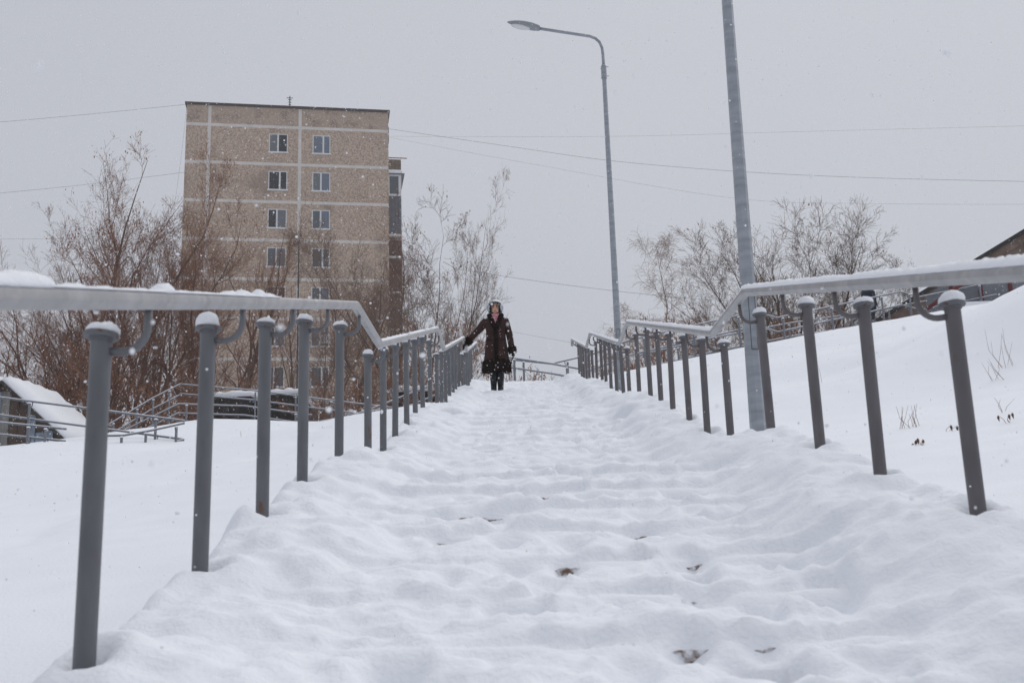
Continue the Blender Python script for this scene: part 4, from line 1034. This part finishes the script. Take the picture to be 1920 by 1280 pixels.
mb = MB(); mb.loft([ell(0, 0, z, a, a*.72, 20) for z, a in ((.80, .20), (.95, .205), (1.15, .20), (1.33, .215), (1.43, .16), (1.48, .08))]); mb.build('jacket', mat('navy_jacket', (.02, .026, .042), rough=.85, var=.3, vscale=10), W2, smooth=True)
for s_ in (-1, 1): MB().tube([(s_*.17, 0, 1.38), (s_*.25, .03, 1.10), (s_*.255, -.03, .88)], [.085, .072, .058], 12).build('sleeve', MATS['navy_jacket'], W2, smooth=True)
hd = MB(); hd.loft([ell(0, -.02, z, a, a*1.15, 16) for z, a in ((1.52, .05), (1.56, .072), (1.62, .08), (1.69, .078), (1.74, .055), (1.76, .01))]); H2 = hd.build('head', M_SKIN, W2, smooth=True)
hd = MB(); hd.loft([ell(0, -.01, z, a, a*1.12, 16) for z, a in ((1.64, .09), (1.70, .092), (1.76, .075), (1.80, .04), (1.81, .01))]); hd.build('knit_hat', MATS['navy'], H2, smooth=True)

# ------------------------------------------------------------------ falling snow
N = 90000
rs = np.random.default_rng(3)
dz_ = (rs.random(N)*(24**3-.9**3)+.9**3)**(1/3)
u_ = rs.uniform(-1.35, 1.35, N)*960/FPX; v_ = rs.uniform(-1.2, 1.2, N)*640/FPX
Rn, Un, Fn = (np.array(a) for a in (RGT, UPV, fwd))
C = Fn[None]*dz_[:, None]+Rn[None]*(u_*dz_)[:, None]+Un[None]*(v_*dz_)[:, None]
ok = C[:, 2] > np.where(np.abs(C[:, 0]-XC) < 1.4, railz(C[:, 1])-.9, terr(C[:, 0], C[:, 1], False))
C = C[ok]; n = len(C)
S_ = rs.lognormal(math.log(.0028), .45, n).clip(.0014, .0080)
ico = [(0, 0, 1), (.894, 0, .447), (.276, .851, .447), (-.724, .526, .447), (-.724, -.526, .447), (.276, -.851, .447), (.724, .526, -.447), (-.276, .851, -.447), (-.894, 0, -.447), (-.276, -.851, -.447), (.724, -.526, -.447), (0, 0, -1)]
icf = [(0, 1, 2), (0, 2, 3), (0, 3, 4), (0, 4, 5), (0, 5, 1), (1, 6, 2), (2, 7, 3), (3, 8, 4), (4, 9, 5), (5, 10, 1), (6, 7, 2), (7, 8, 3), (8, 9, 4), (9, 10, 5), (10, 6, 1), (6, 11, 7), (7, 11, 8), (8, 11, 9), (9, 11, 10), (10, 11, 6)]
V = (C[:, None]+np.array(ico)[None]*S_[:, None, None]*rs.uniform(.7, 1.3, (n, 1, 3))).reshape(-1, 3)
Fc = (np.array(icf)[None]+(np.arange(n)*12)[:, None, None]).reshape(-1, 3)
M_FLAKE = mat('flake', (.93, .94, .96), rough=.9, spec=.1)
fnt = M_FLAKE.node_tree; tr_ = fnt.nodes.new('ShaderNodeBsdfTranslucent'); tr_.inputs[0].default_value = (.95, .96, .98, 1); mxs = fnt.nodes.new('ShaderNodeMixShader'); mxs.inputs[0].default_value = .5
fnt.links.new(fnt.nodes['Principled BSDF'].outputs[0], mxs.inputs[1]); fnt.links.new(tr_.outputs[0], mxs.inputs[2]); fnt.links.new(mxs.outputs[0], fnt.nodes['Material Output'].inputs[0])
tag(link('falling_snow', newmesh('falling_snow', V, Fc), M_FLAKE), 'white snowflakes drifting down through the whole scene', 'snowflakes', kind='stuff')

# ------------------------------------------------------------------ haze of the snowfall
hz = MB().box(-190, 190, -70, 270, -40, 38).build('haze', None)
hm_ = bpy.data.materials.new('haze'); hm_.use_nodes = True; nt = hm_.node_tree
for n in list(nt.nodes): nt.nodes.remove(n)
pv = nt.nodes.new('ShaderNodeVolumePrincipled'); ou = nt.nodes.new('ShaderNodeOutputMaterial')
pv.inputs['Color'].default_value = (.92, .94, .97, 1); pv.inputs['Density'].default_value = .0012; pv.inputs['Anisotropy'].default_value = 0.
nt.links.new(pv.outputs[0], ou.inputs['Volume']); hz.data.materials.append(hm_)
hz['kind'] = 'stuff'; hz['label'] = 'thin white haze of falling snow over the whole hillside'; hz['category'] = 'haze'
